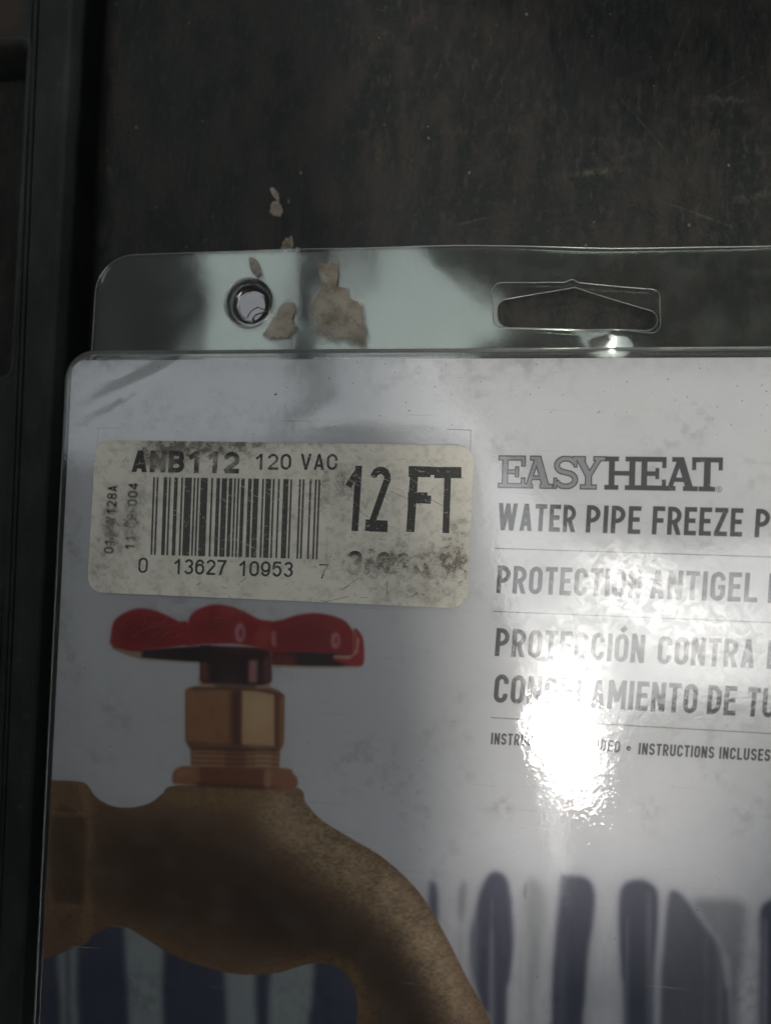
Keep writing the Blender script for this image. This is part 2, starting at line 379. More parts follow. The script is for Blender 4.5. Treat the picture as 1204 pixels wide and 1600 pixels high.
# faucet body
BR = (.245, .145, .078)
body = catmull([(40, 1219), (80, 1219), (120, 1221), (136, 1226), (150, 1245), (174, 1259), (204, 1262), (234, 1255), (254, 1240), (272, 1228), (366, 1226), (462, 1230), (478, 1255), (503, 1282), (548, 1310), (600, 1342),
        (654, 1394), (694, 1459), (724, 1519), (749, 1564), (768, 1605), (795, 1700), (805, 1800), (800, 1900), (790, 1960), (680, 1980), (572, 1960), (566, 1850), (562, 1700), (557, 1604), (559, 1574), (553, 1544), (538, 1519), (513, 1506),
        (488, 1505), (463, 1511), (433, 1520), (389, 1523), (349, 1518), (299, 1504), (259, 1486), (224, 1464), (199, 1450), (174, 1449), (149, 1459), (122, 1479), (40, 1479)])
sl_, m_ = cv.polymask(body, .9); BM = np.zeros((cv.H, cv.W), np.float32); BM[sl_] = m_
cv.put((slice(0, cv.H), slice(0, cv.W)), BM, BR)
def bp(pts, col, bl, al=1.0): cv.poly(pts, col, bl, al, clip=BM)
bp([(200, 1290), (300, 1270), (400, 1300), (470, 1370), (560, 1430), (640, 1480), (690, 1560), (720, 1700), (640, 1700), (610, 1560), (560, 1480), (480, 1470), (380, 1490), (260, 1460), (190, 1400)], (.085, .048, .028), 34, .9)
bp([(130, 1270), (200, 1275), (270, 1330), (300, 1420), (200, 1430), (140, 1400)], (.085, .05, .03), 24, .7)
bp([(360, 1380), (470, 1400), (600, 1480), (660, 1600), (690, 1750), (640, 1750), (600, 1590), (500, 1500), (400, 1480)], (.050, .028, .017), 26, .75)
bp([(420, 1236), (465, 1245), (500, 1290), (560, 1325), (620, 1370), (680, 1450), (730, 1550), (765, 1640), (785, 1800), (745, 1800), (715, 1640), (670, 1540), (600, 1440), (520, 1370), (430, 1310), (400, 1260)], (.44, .325, .20), 16, .9)
bp([(600, 1372), (640, 1400), (690, 1480), (735, 1580), (725, 1600), (680, 1530), (630, 1450), (590, 1395)], (.60, .44, .29), 10, .7)
bp([(270, 1236), (420, 1234), (400, 1262), (330, 1262), (270, 1255)], (.32, .20, .09), 8, .6)
bp([(150, 1445), (230, 1455), (310, 1496), (390, 1512), (470, 1500), (520, 1494), (560, 1520), (575, 1600), (580, 1760), (560, 1760), (556, 1600), (545, 1530), (500, 1508), (390, 1526), (300, 1508), (200, 1452)], (.25, .145, .055), 6, .8)
bp([(124, 1222), (137, 1228), (146, 1300), (134, 1360), (146, 1420), (136, 1470), (126, 1470), (132, 1400), (122, 1350), (134, 1300)], (.36, .23, .12), 5, .55)
bp([(84, 1270), (128, 1275), (136, 1320), (132, 1380), (124, 1412), (84, 1408)], (.11, .060, .028), 3, .8)
bp([(84, 1268), (130, 1270), (130, 1276), (84, 1275)], (.34, .21, .11), 1.5, .5)
bp([(84, 1410), (124, 1414), (130, 1420), (84, 1420)], (.34, .20, .11), 2, .5)
gr = fnoise(cv.H, cv.W, 6.5, 11, 3, 1.4, .9); gr2 = fnoise(cv.H, cv.W, 30, 12, 3)
lf = np.clip(cv.a[..., 0] * 3.2, .2, 1)
cv.a *= (1 + BM * lf * (.75 + .9 * np.clip((X - 380) / 120, 0, 1)) * ((gr - .5) * .62 + (gr2 - .5) * .30))[..., None]; del gr, gr2, lf, fn
# lower flange, threads, nut, hub
def q(pts, col, bl=.8, al=1.0, smooth=False): cv.poly(pts, col, bl * 1.25 + .4, al, smooth)
q([(271, 1206), (280, 1199), (300, 1197), (440, 1200), (458, 1209), (465, 1218), (462, 1231), (440, 1234), (366, 1230), (280, 1226), (269, 1220)], (.34, .155, .085), 1, smooth=True)
q([(310, 1196), (414, 1200), (412, 1230), (312, 1224)], (.22, .085, .045), 1.5)
q([(302, 1222), (440, 1229), (410, 1234), (310, 1229)], (.07, .03, .015), 1.5, .8)
q([(414, 1203), (424, 1204), (423, 1231), (413, 1230)], (.46, .26, .15), 1.5, .7)
q([(276, 1207), (296, 1201), (296, 1210), (278, 1214)], (.50, .27, .17), 2, .6)
q([(297, 1164), (438, 1168), (436, 1202), (298, 1198)], (.27, .125, .06), .9)
for k in range(4):
    y = 1172 + k * 7.5
    q([(297, y), (436, y + 3), (436, y + 5), (297, y + 2.2)], (.50, .30, .18), .8, .75)
    q([(352, y - 1), (384, y), (384, y + 4), (352, y + 3)], (.09, .035, .02), 1.6, .8)
    q([(398, y - .5), (424, y + .5), (424, y + 3), (398, y + 2)], (.72, .50, .34), 1, .7)
q([(297, 1166), (436, 1170), (430, 1176), (300, 1172)], (.09, .035, .02), 1.6, .8)
q([(289, 1078), (296, 1074), (312, 1072), (420, 1073), (436, 1079), (445, 1088), (444, 1160), (440, 1170), (380, 1168), (330, 1165), (295, 1167), (289, 1158)], (.30, .145, .068), .9)
q([(294, 1082), (356, 1076), (354, 1162), (296, 1162)], (.37, .18, .085), 3, .8)
q([(361, 1076), (380, 1077), (378, 1167), (361, 1165)], (.10, .042, .022), 2.5, .95)
q([(379, 1079), (428, 1084), (429, 1167), (404, 1169), (378, 1165)], (.55, .37, .20), 1.2)
q([(385, 1085), (424, 1089), (424, 1130), (386, 1150)], (.62, .45, .27), 5, .6)
q([(429, 1084), (437, 1087), (436, 1168), (429, 1167)], (.16, .07, .035), 1.2)
q([(300, 1074), (330, 1073), (420, 1078), (445, 1086), (441, 1089), (400, 1079), (340, 1078), (300, 1079)], (.12, .05, .025), 1, .8)
q([(292, 1158), (340, 1162), (400, 1164), (438, 1166), (436, 1172), (294, 1169)], (.12, .055, .03), 1.4, .65)
q([(310, 1060), (420, 1063), (423, 1074), (312, 1073)], (.42, .26, .17), 1.2)
q([(330, 1068), (405, 1068), (398, 1076), (340, 1075)], (.05, .02, .013), 1.5, .8)
q([(313, 1008), (424, 1012), (424, 1066), (411, 1071), (318, 1068), (312, 1062)], (.040, .011, .010), .9)
q([(313, 1030), (324, 1024), (326, 1066), (314, 1062)], (.20, .065, .045), 2, .8)
q([(412, 1030), (424, 1020), (423, 1064), (413, 1068)], (.17, .055, .045), 2, .9)
q([(389, 1033), (402, 1032), (401, 1066), (389, 1066)], (.46, .21, .22), 1.4, .9)
# handle
RD = (.34, .023, .025); RDK = (.17, .010, .012)
q([(176, 1007), (223, 1014), (330, 1008), (330, 1036), (280, 1034), (222, 1029), (196, 1022), (176, 1013)], (.018, .008, .008), 1)
q([(178, 1010), (200, 1016), (222, 1018), (220, 1029), (200, 1024), (180, 1014)], (.50, .34, .22), 1.4, .85)
q([(216, 1030), (310, 1035), (310, 1037.5), (222, 1033)], (.48, .38, .22), .8, .6)
q([(424, 1012), (552, 1018), (566, 1040), (528, 1043), (470, 1042), (424, 1040)], (.022, .008, .008), 1)
q([(424, 1020), (440, 1022), (462, 1026), (460, 1040), (424, 1038)], (.20, .02, .02), 2, .9)
q([(424, 1039), (470, 1041), (520, 1042), (562, 1041), (560, 1044), (470, 1044), (424, 1042)], (.50, .36, .18), .8, .8)
q([(552, 984), (562, 988), (568, 1003), (568.5, 1034), (561, 1041), (540, 1038), (520, 1028), (548, 1024)], RD, .9, smooth=True)
q([(553, 988), (557, 990), (556, 1014), (548, 1024), (522, 1024), (520, 1028), (545, 1030), (558, 1020), (561, 1000)], (.60, .36, .26), 1, .8)
q([(174, 1008), (173, 994), (178, 971), (194, 958), (216, 950.5), (238, 953), (260, 961), (280, 971), (293, 973), (296, 1003), (274, 1011), (223, 1016), (200, 1016)], RD, .9, smooth=True)
q([(278, 972), (296, 974), (296, 1006), (276, 1009)], (.33, .035, .03), 2, .7)
q([(180, 990), (190, 970), (220, 966), (262, 980), (270, 1004), (220, 1010), (182, 1004)], RDK, 8, .6, True)
q([(290, 1009), (291, 985), (296, 965), (306, 954), (322, 947), (340, 944.5), (362, 948), (384, 957), (406, 968), (430, 975), (430, 1018), (406, 1013), (369, 1007), (322, 1007)], (.37, .026, .026), .9, smooth=True)
q([(300, 1000), (305, 975), (330, 962), (370, 970), (410, 985), (420, 1008), (370, 1000)], RDK, 9, .55, True)
q([(424, 1016), (425, 975), (442, 968), (464, 961), (490, 958), (515, 961), (537, 969), (548, 981), (552, 990), (552, 1018), (547, 1023), (519, 1021), (479, 1019)], (.29, .016, .019), .9, smooth=True)
q([(436, 1010), (440, 985), (470, 975), (510, 978), (520, 1010), (480, 1014)], RDK, 8, .6, True)
q([(400, 986), (422, 985), (422, 1008), (402, 1006)], (.42, .07, .04), 4, .6, True)
for cx_, cy_, ww_, hh_ in ((375, 989, 7.5, 15), (524, 1001, 6.5, 12.5)):
    e1 = [(cx_ + ww_ * math.cos(a), cy_ + hh_ * math.sin(a)) for a in np.linspace(0, 2 * math.pi, 24, endpoint=False)]
    e2 = [(cx_ + 1 + ww_ * .38 * math.cos(a), cy_ + hh_ * .6 * math.sin(a)) for a in np.linspace(0, 2 * math.pi, 24, endpoint=False)]
    q(e1, (.62, .26, .27), 1.4, .85); q(e2, (.20, .02, .025), 1.1, .9)
q([(424, 988), (430, 986), (431, 1010), (425, 1010)], (.60, .24, .25), 1.2, .8)
q([(200, 955), (230, 953), (262, 964), (230, 958)], (.50, .10, .09), 3, .4, True); q([(325, 950), (360, 951), (384, 962), (350, 956)], (.50, .10, .09), 3, .4, True)
for k in range(26):
    a = random.uniform(-.7, -.2); L = random.uniform(6, 34); x = random.uniform(185, 285); y = random.uniform(975, 1004)
    cv.line(x, y, x + L * math.cos(a), y + L * math.sin(a), .8, (.5, .2, .18), random.uniform(.1, .4))
# lettering on the card
INK = (.030, .028, .034)
def slab(cv, polys_of, x0, y0, x1, y1, h, outline):
    pass
Z_ = {}
def sg(*a): return a
# slab-serif logotype: strokes as (x0,y0,x1,y1,width) in cap units, advance 0.95
def slabglyph(ch):
    s = .185; b = .15
    ser = lambda x0, x1, y: (x0, y, x1, y, b)
    if ch == 'E': return [(.22, 0, .22, 1, s), ser(0, .86, .075), ser(0, .86, .925), (.3, .5, .58, .5, .14), (.6, .34, .6, .67, .12), (.80, 0, .80, .33, .13), (.80, .67, .80, 1, .13)]
    if ch == 'A': return [(.20, .05, .50, .97, .15), (.80, .05, .50, .97, .23), (.3, .33, .7, .33, .13), ser(-.02, .38, .07), ser(.60, 1.04, .07), ser(.26, .60, .93)]
    if ch == 'H': return [(.22, 0, .22, 1, s), (.86, 0, .86, 1, s), (.2, .5, .9, .5, .14), ser(0, .44, .07), ser(.64, 1.08, .07), ser(0, .44, .93), ser(.64, 1.08, .93)]
    if ch == 'T': return [(.48, 0, .48, 1, .21), ser(.22, .74, .07), ser(0, .96, .925), (.065, .62, .065, 1, .13), (.895, .62, .895, 1, .13)]
    if ch == 'Y': return [(.22, .95, .52, .42, .22), (.86, .95, .54, .42, .16), (.52, 0, .52, .48, .21), ser(.26, .78, .07), ser(0, .42, .93), ser(.66, 1.08, .93)]
    if ch == 'S':
        P = arc(.43, .715, .30, .21, 25, 240, 12) + arc(.43, .285, .31, .21, 60, -155, 12); out = [(P[i][0], P[i][1], P[i + 1][0], P[i + 1][1], .17) for i in range(len(P) - 1)]
        return out + [(.74, .66, .74, 1, .11), (.09, 0, .09, .34, .11)]
def slab_sdf(chs, xs, X, Y, yb0, yb1, xa, xb, h0, h1, sh):
    best = np.full(X.shape, 99, np.float32)
    T_ = (X - xa) / (xb - xa); base = yb0 + T_ * (yb1 - yb0); hh = h0 + T_ * (h1 - h0); v = (base - Y) / hh; U = X - (base - Y) * sh
    for ch, (g0, g1) in zip(chs, xs):
        wd = {'E': .86, 'A': 1.02, 'H': 1.08, 'T': .96, 'Y': 1.08, 'S': .86}[ch]; sc_ = (g1 - g0) / wd; u = (U - g0) / sc_; k = sc_ / h0
        sel = (u > -.3) & (u < wd + .3)
        for xa_, ya_, xb_, yb_, t_ in slabglyph(ch):
            dx, dy = (xb_ - xa_) * k, yb_ - ya_; L = math.hypot(dx, dy); al = ((u - xa_) * k * dx + (v - ya_) * dy) / L; pe = np.abs(-(u - xa_) * k * dy + (v - ya_) * dx) / L
            ex = .04 if (ch == 'S' and abs(t_ - .17) < .001) else 0
            d = np.maximum(pe - t_ / 2, np.abs(al - L / 2) - L / 2 - ex); best = np.where(sel, np.minimum(best, d), best)
    return np.maximum(best, np.maximum(-v, v - 1)) * h0
sl_, X_, Y_ = cv.win(770, 705, 1140, 775)
d = slab_sdf('EASY', [(777, 819), (814, 862), (862, 903), (892, 946)], X_, Y_, 762.5, 768.5, 777, 1120, 50.5, 53.5, .028)
ht = ((np.floor(X_ * .9) + np.floor(Y_ * .9)) % 2) * .10
cov = np.clip(.5 - d * CS, 0, 1); fill = np.array([.21, .21, .23])[None, None] + ht[..., None]
cv.a[sl_] = cv.a[sl_] * (1 - cov[..., None]) + fill * cov[..., None]
cv.put(sl_, np.clip(.5 - (np.abs(d + .5) - .85) * CS, 0, 1), INK)
d = slab_sdf('HEAT', [(943, 997), (993, 1039), (1034, 1088), (1079, 1127)], X_, Y_, 762.5, 768.5, 777, 1120, 50.5, 53.5, .028)
cv.put(sl_, np.clip(.5 - d * CS, 0, 1), INK)
ring_ = [(1122 + 4.2 * math.cos(a), 765 + 4.2 * math.sin(a)) for a in np.linspace(0, 2 * math.pi, 25)]
for k in range(24): cv.line(*ring_[k], *ring_[k + 1], .9, INK)
text(cv, 'R', 1120.4, 767.4, 1123.8, 767.5, 4.8, .6, .16, .1, INK)
for wd_, xa_, ya_, xb_, yb_, h_, h2_ in (
        ('WATER', 776.4, 828.7, 897.5, 832, 42.6, 42.6), ('PIPE', 913.6, 832.4, 998.9, 834.9, 43, 43.5), ('FREEZE', 1017, 835.2, 1158, 839, 44, 44.5), ('PROTECTION', 1177, 839.6, 1427, 850, 44.5, 47),
        ('PROTECTION', 774.6, 926.6, 1000, 934.9, 43, 44.5), ('ANTIGEL', 1013, 935.4, 1181, 941.6, 45, 46), ('DES', 1198, 942.2, 1262, 944.6, 46, 46.5), ('TUYAUX', 1280, 945.3, 1420, 951, 46.5, 47.5),
        ('PROTECCIÓN', 772, 1025.2, 1004.5, 1036.4, 44, 44), ('CONTRA', 1025, 1037.6, 1176.4, 1044.4, 44, 45), ('EL', 1196, 1045.2, 1232, 1047, 45, 45),
        ('CONGELAMIENTO', 769.7, 1097.8, 1086.7, 1115.3, 44.5, 46), ('DE', 1102.4, 1116, 1147.3, 1118.4, 46, 46), ('TUBERÍAS', 1164.5, 1119.4, 1345, 1130, 46, 47.5),
        ('INSTRUCTIONS', 766, 1163.2, 878, 1168.2, 18, 18.2), ('INCLUDED', 886, 1168.6, 967, 1176.6, 18.3, 18.3), ('•', 977, 1177.5, 984, 1178, 18, 18), ('INSTRUCTIONS', 996, 1179, 1114, 1185.4, 18.3, 18.6),
        ('INCLUSES', 1122, 1185.8, 1201.5, 1189.8, 18.6, 18.8), ('•', 1211, 1190.6, 1218, 1191, 18, 18), ('INSTRUCCIONES', 1230, 1191.6, 1360, 1199, 19, 19.4), ('INCLUIDAS', 1370, 1199.6, 1455, 1204.6, 19.4, 19.8)):
    text(cv, wd_, xa_, ya_, xb_, yb_, h_, .49, .165 if h_ > 30 else .17, .10 if h_ > 30 else .12, INK, -.03, h2_)
cv.line(772, 857, 1500, 880, 1.3, INK, .85); cv.line(770, 955.5, 1500, 985, 1.3, INK, .85); cv.line(766, 1121.5, 1500, 1163.5, 1.3, INK, .85)
# thin registration frame printed round the sticker
cv.line(698, 671, 735, 672.5, 1.2, (.12, .12, .14), .8); cv.line(735, 672, 734, 712, 1.2, (.12, .12, .14), .7)
cv.line(152, 669, 188, 669.5, 1.1, (.2, .2, .22), .5); cv.line(154, 669, 152, 700, 1.1, (.2, .2, .22), .5)
for k in range(260):
    a_ = random.gauss(.15, .6); x_ = random.uniform(760, 1200); y_ = random.uniform(700, 1200); L_ = random.choice([4, 8, 20]) * random.uniform(.5, 1.2)
    cv.line(x_, y_, x_ + L_ * math.cos(a_), y_ + L_ * math.sin(a_), random.uniform(.5, .9), (.5, .5, .53), random.uniform(.15, .6))
# dirt on the card face and film: specks, smears
dn = fnoise(cv.H, cv.W, 130, 31, 5); dn2 = fnoise(cv.H, cv.W, 22, 32, 4)
edge = np.exp(-((Y - 560) / 26) ** 2) + np.exp(-((X - 105) / 22) ** 2) * .8
sm = np.clip((dn - .52) * 4, 0, 1) * np.clip((dn2 - .42) * 3, 0, 1) * .22 + edge * .22 * dn2
cv.a *= (1 - np.clip(sm, 0, .6))[..., None] * np.array([1, .985, .96]); del dn, dn2, sm, edge

def project(x, y, z):
    """plane points -> photo pixels (numpy)"""
    M = np.array(Rwc.transposed()); p = np.stack([x - cam_pos.x, y - cam_pos.y, np.full_like(x, z - cam_pos.z)], -1) @ M.T
    return 602 - p[..., 0] / p[..., 2] * F_PX, 800 + p[..., 1] / p[..., 2] * F_PX
def to_image(name, cv, bx, z, res):
    """lay the drawing out flat: resample it from drawing units to true millimetres of the flat sheet"""
    xa, ya, xb, yb = bx; W = int((xb - xa) / res); H = int((yb - ya) / res)
    gx, gy = np.meshgrid(xa + (np.arange(W) + .5) * res, ya + (np.arange(H) + .5) * res)
    px, py = project(gx, gy, z); u = np.clip((px - cv.x0) * cv.S - .5, 0, cv.W - 1.001); v = np.clip((py - cv.y0) * cv.S - .5, 0, cv.H - 1.001)
    ui = u.astype(int); vi = v.astype(int); fu = (u - ui)[..., None].astype(np.float32); fv = (v - vi)[..., None].astype(np.float32); A = cv.a
    o = (A[vi, ui] * (1 - fu) + A[vi, ui + 1] * fu) * (1 - fv) + (A[vi + 1, ui] * (1 - fu) + A[vi + 1, ui + 1] * fu) * fv
    o = np.clip(o, 0, 1); s = np.where(o <= .0031308, o * 12.92, 1.055 * np.power(o, 1 / 2.4) - .055)
    img = bpy.data.images.new(name, W, H, alpha=False); buf = np.ones((H, W, 4), np.float32); buf[..., :3] = s
    img.pixels.foreach_set(buf.ravel()); img.update(); img.pack(); return img
def uv_plane(me, bx):
    while me.uv_layers: me.uv_layers.remove(me.uv_layers[0])
    uv = me.uv_layers.new(name='UVMap'); xa, ya, xb, yb = bx
    co = np.empty(len(me.vertices) * 3, np.float32); me.vertices.foreach_get('co', co); co = co.reshape(-1, 3); li = np.empty(len(me.loops), np.int32); me.loops.foreach_get('vertex_index', li)
    u = np.stack([(co[li, 0] - xa) / (xb - xa), (co[li, 1] - ya) / (yb - ya)], -1); uv.data.foreach_set('uv', u.astype(np.float32).ravel())

# outline of the card (top-left corner rounded), true plane coordinates
A_ = at(108, 562); ex = Vector((1, 0, 0))
x_left = at(83, 1180).x; y_top = at(600, 561).y
x_right = x_left + 0.196; y_bot = y_top - 0.150
card_ol = round_poly([(x_left, y_bot), (x_right, y_bot), (x_right, y_top), (x_left, y_top)], 0.0024, 12)
CB = (x_left - .001, y_bot - .001, x_right + .001, y_top + .001)

pkg = link('blister_package', None, label='clear plastic hang package with printed card showing a brass faucet with red handle', category='package')
img = to_image('card_print', cv, CB, 0.0, 0.000058); del cv, X, Y, BM
t = NT('printed_card'); ti = t.n('TexImage'); ti.image = img; ti.interpolation = 'Cubic'
p = t.n('BsdfPrincipled'); p.inputs['Roughness'].default_value = .55
mott = t.noise(5200, 2); colr = t.mix(t.ramp(mott, .3, .7, 0, .10), ti.outputs[0], (.12, .12, .14)); t.l(colr, p.inputs['Base Color']); t.l(p.outputs[0], t.out.inputs[0])
bm = sheet([card_ol], -0.0004, .01); thicken(bm, .0004)
me = bpy.data.meshes.new('printed_card'); bm.to_mesh(me); bm.free(); uv_plane(me, CB); link('printed_card', me, t.m, pkg)

# ------------------------------------------------------------------ shape of the front film
F_cor = at(190, 615); F_dir = (at(270, 578) - at(150, 645)).normalized(); F_nrm = Vector((-F_dir.y, F_dir.x, 0))
BUMPS = [(1040, 900, .00010, .011, .009), (900, 1150, .00004, .0100, .0300), (95, 640, .00008, .010, .012), (560, 645, .00022, .016, .0045), (700, 660, -.00010, .012, .007), (330, 640, .00010, .007, .006),
         (1120, 1180, -.00010, .010, .012), (870, 1010, .00006, .0035, .003), (950, 985, .00007, .004, .0028), (1010, 1015, -.00006, .0035, .0035)]
BUMPS = [(at(x, y), a, sx_, sy_) for x, y, a, sx_, sy_ in BUMPS]
def film_z(x, y):
    z = Z_FILM + .00012 + .6 * (.00016 * math.sin(x * 95 + y * 40 + 1.0) + .00012 * math.sin(y * 130 - x * 60) + .000008 * math.sin(x * 310 + y * 190))
    r_ = Vector((x, y, 0)) - F_cor; a = r_.dot(F_dir); b_ = r_.dot(F_nrm)
    z += .00022 * math.exp(-(a / .009) ** 2 - (b_ / .0010) ** 2) - .00005 * math.exp(-(a / .010) ** 2 - ((b_ + .0026) / .0014) ** 2)    # the diagonal crease in the corner
    for c, A, sx_, sy_ in BUMPS: z += A * math.exp(-((x - c.x) / sx_) ** 2 - ((y - c.y) / sy_) ** 2)
    return z

# ------------------------------------------------------------------ barcode sticker
sv_ = Canvas(120, 660, 770, 980, 3.0); W_, H_ = sv_.W, sv_.H
X, Y = np.meshgrid((np.arange(W_) + .5) / 3 + 120, (np.arange(H_) + .5) / 3 + 660); X = X.astype(np.float32); Y = Y.astype(np.float32)
sv_.a[:] = (.64, .60, .51)
ink = Canvas(120, 660, 770, 980, 3.0); ink.a[:] = 0
def it(*a, **k): text(ink, *a, (1, 1, 1), **k)
it('AHB112', 205, 737.5, 373, 740, 34, .72, .225, .11, shear=-.04)
it('120 VAC', 397, 734, 527, 734.5, 25, .64, .155, .13, shear=-.03)
it('12', 534, 829, 605, 831.5, 102, .36, .115, .07, shear=-.03)
it('F', 634, 831, 673, 832.5, 103, .42, .125, .1, shear=-.03)
ink.line(699.5, 730, 696, 833, 10.5, (1, 1, 1)); ink.line(678, 738.5, 720.5, 738.7, 17.5, (1, 1, 1)); ink.line(638, 737, 672.5, 737.5, 17, (1, 1, 1)); ink.line(637, 777.5, 667.5, 778, 17, (1, 1, 1))
ink.line(570.5, 820.5, 605, 822.5, 18, (1, 1, 1)); ink.line(558, 728, 555.5, 830, 1.5, (1, 1, 1))
it('3.66 M', 540, 898, 692, 904, 38, .62, .17, .12, shear=-.03)
it('0', 216, 895, 231, 895.4, 24, .55, .13, .1, shear=-.03); it('13627', 270, 897, 353, 899, 24, .58, .145, .10, shear=-.03)
it('10953', 371, 900, 457, 902, 24, .58, .145, .10, shear=-.03); it('7', 497, 904, 512, 904.5, 23, .55, .11, .1, shear=-.03)
it('0134Y128A', 178, 865, 184, 759, 15, .62, .14, .16, rot=True); it('11-02-004', 211, 860, 216, 755, 15, .62, .14, .16, rot=True)
Lc = ['0001101', '0011001', '0010011', '0111101', '0100011', '0110001', '0101111', '0111011', '0110111', '0001011']
code = '013627109537'; bits = '101' + ''.join(Lc[int(c)] for c in code[:6]) + '01010' + ''.join(''.join('10'[int(b)] for b in Lc[int(c)]) for c in code[6:]) + '101'
for i, b_ in enumerate(bits):                                        # bars
    if b_ == '1':
        f0 = i / 95; f1 = (i + 1.06) / 95; xt0 = 239.5 + f0 * 261; xt1 = 239.5 + f1 * 261; xb0 = 235.5 + f0 * 260; xb1 = 235.5 + f1 * 260
        yt = 745.5 + f0 * 4; yb = 867 + f0 * 7
        ink.poly([(xt0, yt), (xt1, yt), (xb1, yb), (xb0, yb)], (1, 1, 1), .3, smooth=False)
I = ink.a[..., 0]
# wear: scratches and abraded patches take ink away
na = fnoise(H_, W_, 26, 41, 5); nb = fnoise(H_, W_, 90, 42, 4); nf = fnoise(H_, W_, 5, 43, 3); nst = fnoise(H_, W_, 10, 44, 4, 2.2, .7)
def spot(x, y, rx, ry): return np.exp(-((X - x) / rx) ** 2 - ((Y - y) / ry) ** 2)
worn = 1.15 * spot(252, 720, 22, 16) + .8 * spot(322, 716, 22, 16) + .55 * spot(365, 722, 30, 12) + 1.0 * spot(175, 828, 16, 20) + 1.1 * spot(208, 815, 14, 32) + 1.35 * spot(590, 888, 75, 20) + 1.6 * spot(665, 888, 50, 24) \
    + .22 * spot(505, 898, 12, 16) + .35 * spot(430, 722, 30, 12) + .40 * spot(520, 720, 14, 14) + .25 * spot(560, 745, 26, 18) + .3 * spot(345, 740, 60, 8) + .2 * spot(405, 800, 18, 60)
keep = np.clip(1.25 - worn * (.75 + 1.3 * (na - .3)) - np.clip((nf - .64) * 5, 0, 1) * .45 - np.clip((nst - .69) * 9, 0, 1) * .7, 0, 1)
sd_ = np.clip((226 - X) / 8, 0, 1) * np.clip((880 - Y) / 6, 0, 1) * np.clip((Y - 745) / 6, 0, 1); I = I * (1 - sd_) + gblur(I, 3.2) * sd_ * 1.35
I = I * keep
scr = Canvas(120, 660, 770, 980, 3.0); scr.a[:] = 0
for k in range(420):
    if k < 260: x = random.gauss(560, 95); y = random.gauss(770, 55); a = random.gauss(.45, .22)
    else: x = random.uniform(190, 540); y = random.uniform(695, 900); a = random.choice([random.gauss(.5, .3), random.gauss(-.8, .3)])
    L = random.uniform(2, 9) * random.choice([.6, 1, 2.2]); x1, y1 = x + L * math.cos(a), y + L * math.sin(a); scr.line(x, y, x1, y1, random.uniform(.5, 1.1), (1, 1, 1), random.uniform(.3, 1))
I = I * (1 - .6 * np.clip(scr.a[..., 0], 0, 1))
# grime
G = np.clip((na - .50) * 3.0, 0, 1) * .30 + np.clip((nb - .45) * 2.2, 0, 1) * .22 + np.clip((nf - .66) * 4, 0, 1) * .22
smear = 1.5 * spot(255, 712, 34, 22) + .9 * spot(322, 700, 60, 12) + .5 * spot(420, 692, 140, 7) + .9 * spot(175, 825, 17, 40) + .9 * spot(208, 812, 15, 42) + .5 * spot(520, 745, 30, 26) \
    + 1.0 * spot(595, 878, 55, 24) + .8 * spot(690, 880, 50, 26) + .5 * spot(360, 700, 50, 14) + .4 * spot(545, 780, 50, 30) + .6 * spot(710, 850, 20, 50) + .35 * spot(660, 930, 60, 14) + .3 * spot(160, 900, 30, 60)
G = G * .85 + smear * (.10 + .55 * na) * 1.15 + np.clip(.5 - np.abs(Y - 691) / 10, 0, 1) * .5 * na
G = G + smear * np.clip((nf - .42) * 3.2, 0, 1) * np.clip((na - .35) * 4, 0, 1) * .55
G = np.clip(G, 0, .88)
dirt = np.array([.085, .070, .050]); sv_.a = sv_.a * (1 - G[..., None]) + dirt * G[..., None]
sc2 = Canvas(120, 660, 770, 980, 3.0); sc2.a[:] = 0
for k in range(520):
    r_ = random.random()
    if r_ < .3: x, y, a = random.gauss(605, 60), random.gauss(885, 22), random.uniform(-.9, .2)
    elif r_ < .6: x, y, a = random.gauss(585, 80), random.gauss(790, 50), random.gauss(.5, .2)
    elif r_ < .8: x, y, a = random.gauss(300, 60), random.gauss(712, 14), random.uniform(-1, 1)
    else: x, y, a = random.uniform(160, 730), random.uniform(690, 940), random.uniform(-.9, .6)
    L = random.uniform(1, 6) * random.choice([.5, 1, 2.5]); sc2.line(x, y, x + L * math.cos(a), y + L * math.sin(a), random.uniform(.45, 1.2), (1, 1, 1), random.uniform(.2, .9))
for (a_, b_, c_, d_) in ((505, 941, 545, 932), (532, 922, 560, 903), (532, 922, 548, 914), (604, 908, 604, 930), (500, 938, 512, 940), (655, 772, 695, 792), (610, 768, 660, 790), (432, 690, 436, 697)): sc2.line(a_, b_, c_, d_, .9, (1, 1, 1), .8)
sv_.a = sv_.a * (1 - .8 * np.clip(sc2.a, 0, 1)) + np.array([.03, .026, .022]) * .8 * np.clip(sc2.a, 0, 1)
inkc = np.array([.022, .022, .021])[None, None] * (1 + .9 * nf[..., None]); I = I[..., None] * .97; sv_.a = sv_.a * (1 - I) + inkc * I
st_px = [(137, 925), (729, 951), (741, 696), (150, 687)]
st_ol = round_poly([P2(x, y, Z_STICK) for x, y in st_px], [.0030, .0030, .0030, .0028], 10)
sx_ = [p_[0] for p_ in st_ol]; sy_ = [p_[1] for p_ in st_ol]; SB = (min(sx_) - .0005, min(sy_) - .0005, max(sx_) + .0005, max(sy_) + .0005)
img2 = to_image('sticker_print', sv_, SB, Z_STICK, 0.000032); del sv_, ink, scr, sc2, na, nb, nf, nst, G, I, X, Y
t = NT('sticker_paper'); ti = t.n('TexImage'); ti.image = img2; ti.interpolation = 'Cubic'
p = t.n('BsdfPrincipled'); p.inputs['Roughness'].default_value = .62; p.inputs['Specular IOR Level'].default_value = .3; t.l(ti.outputs[0], p.inputs['Base Color'])
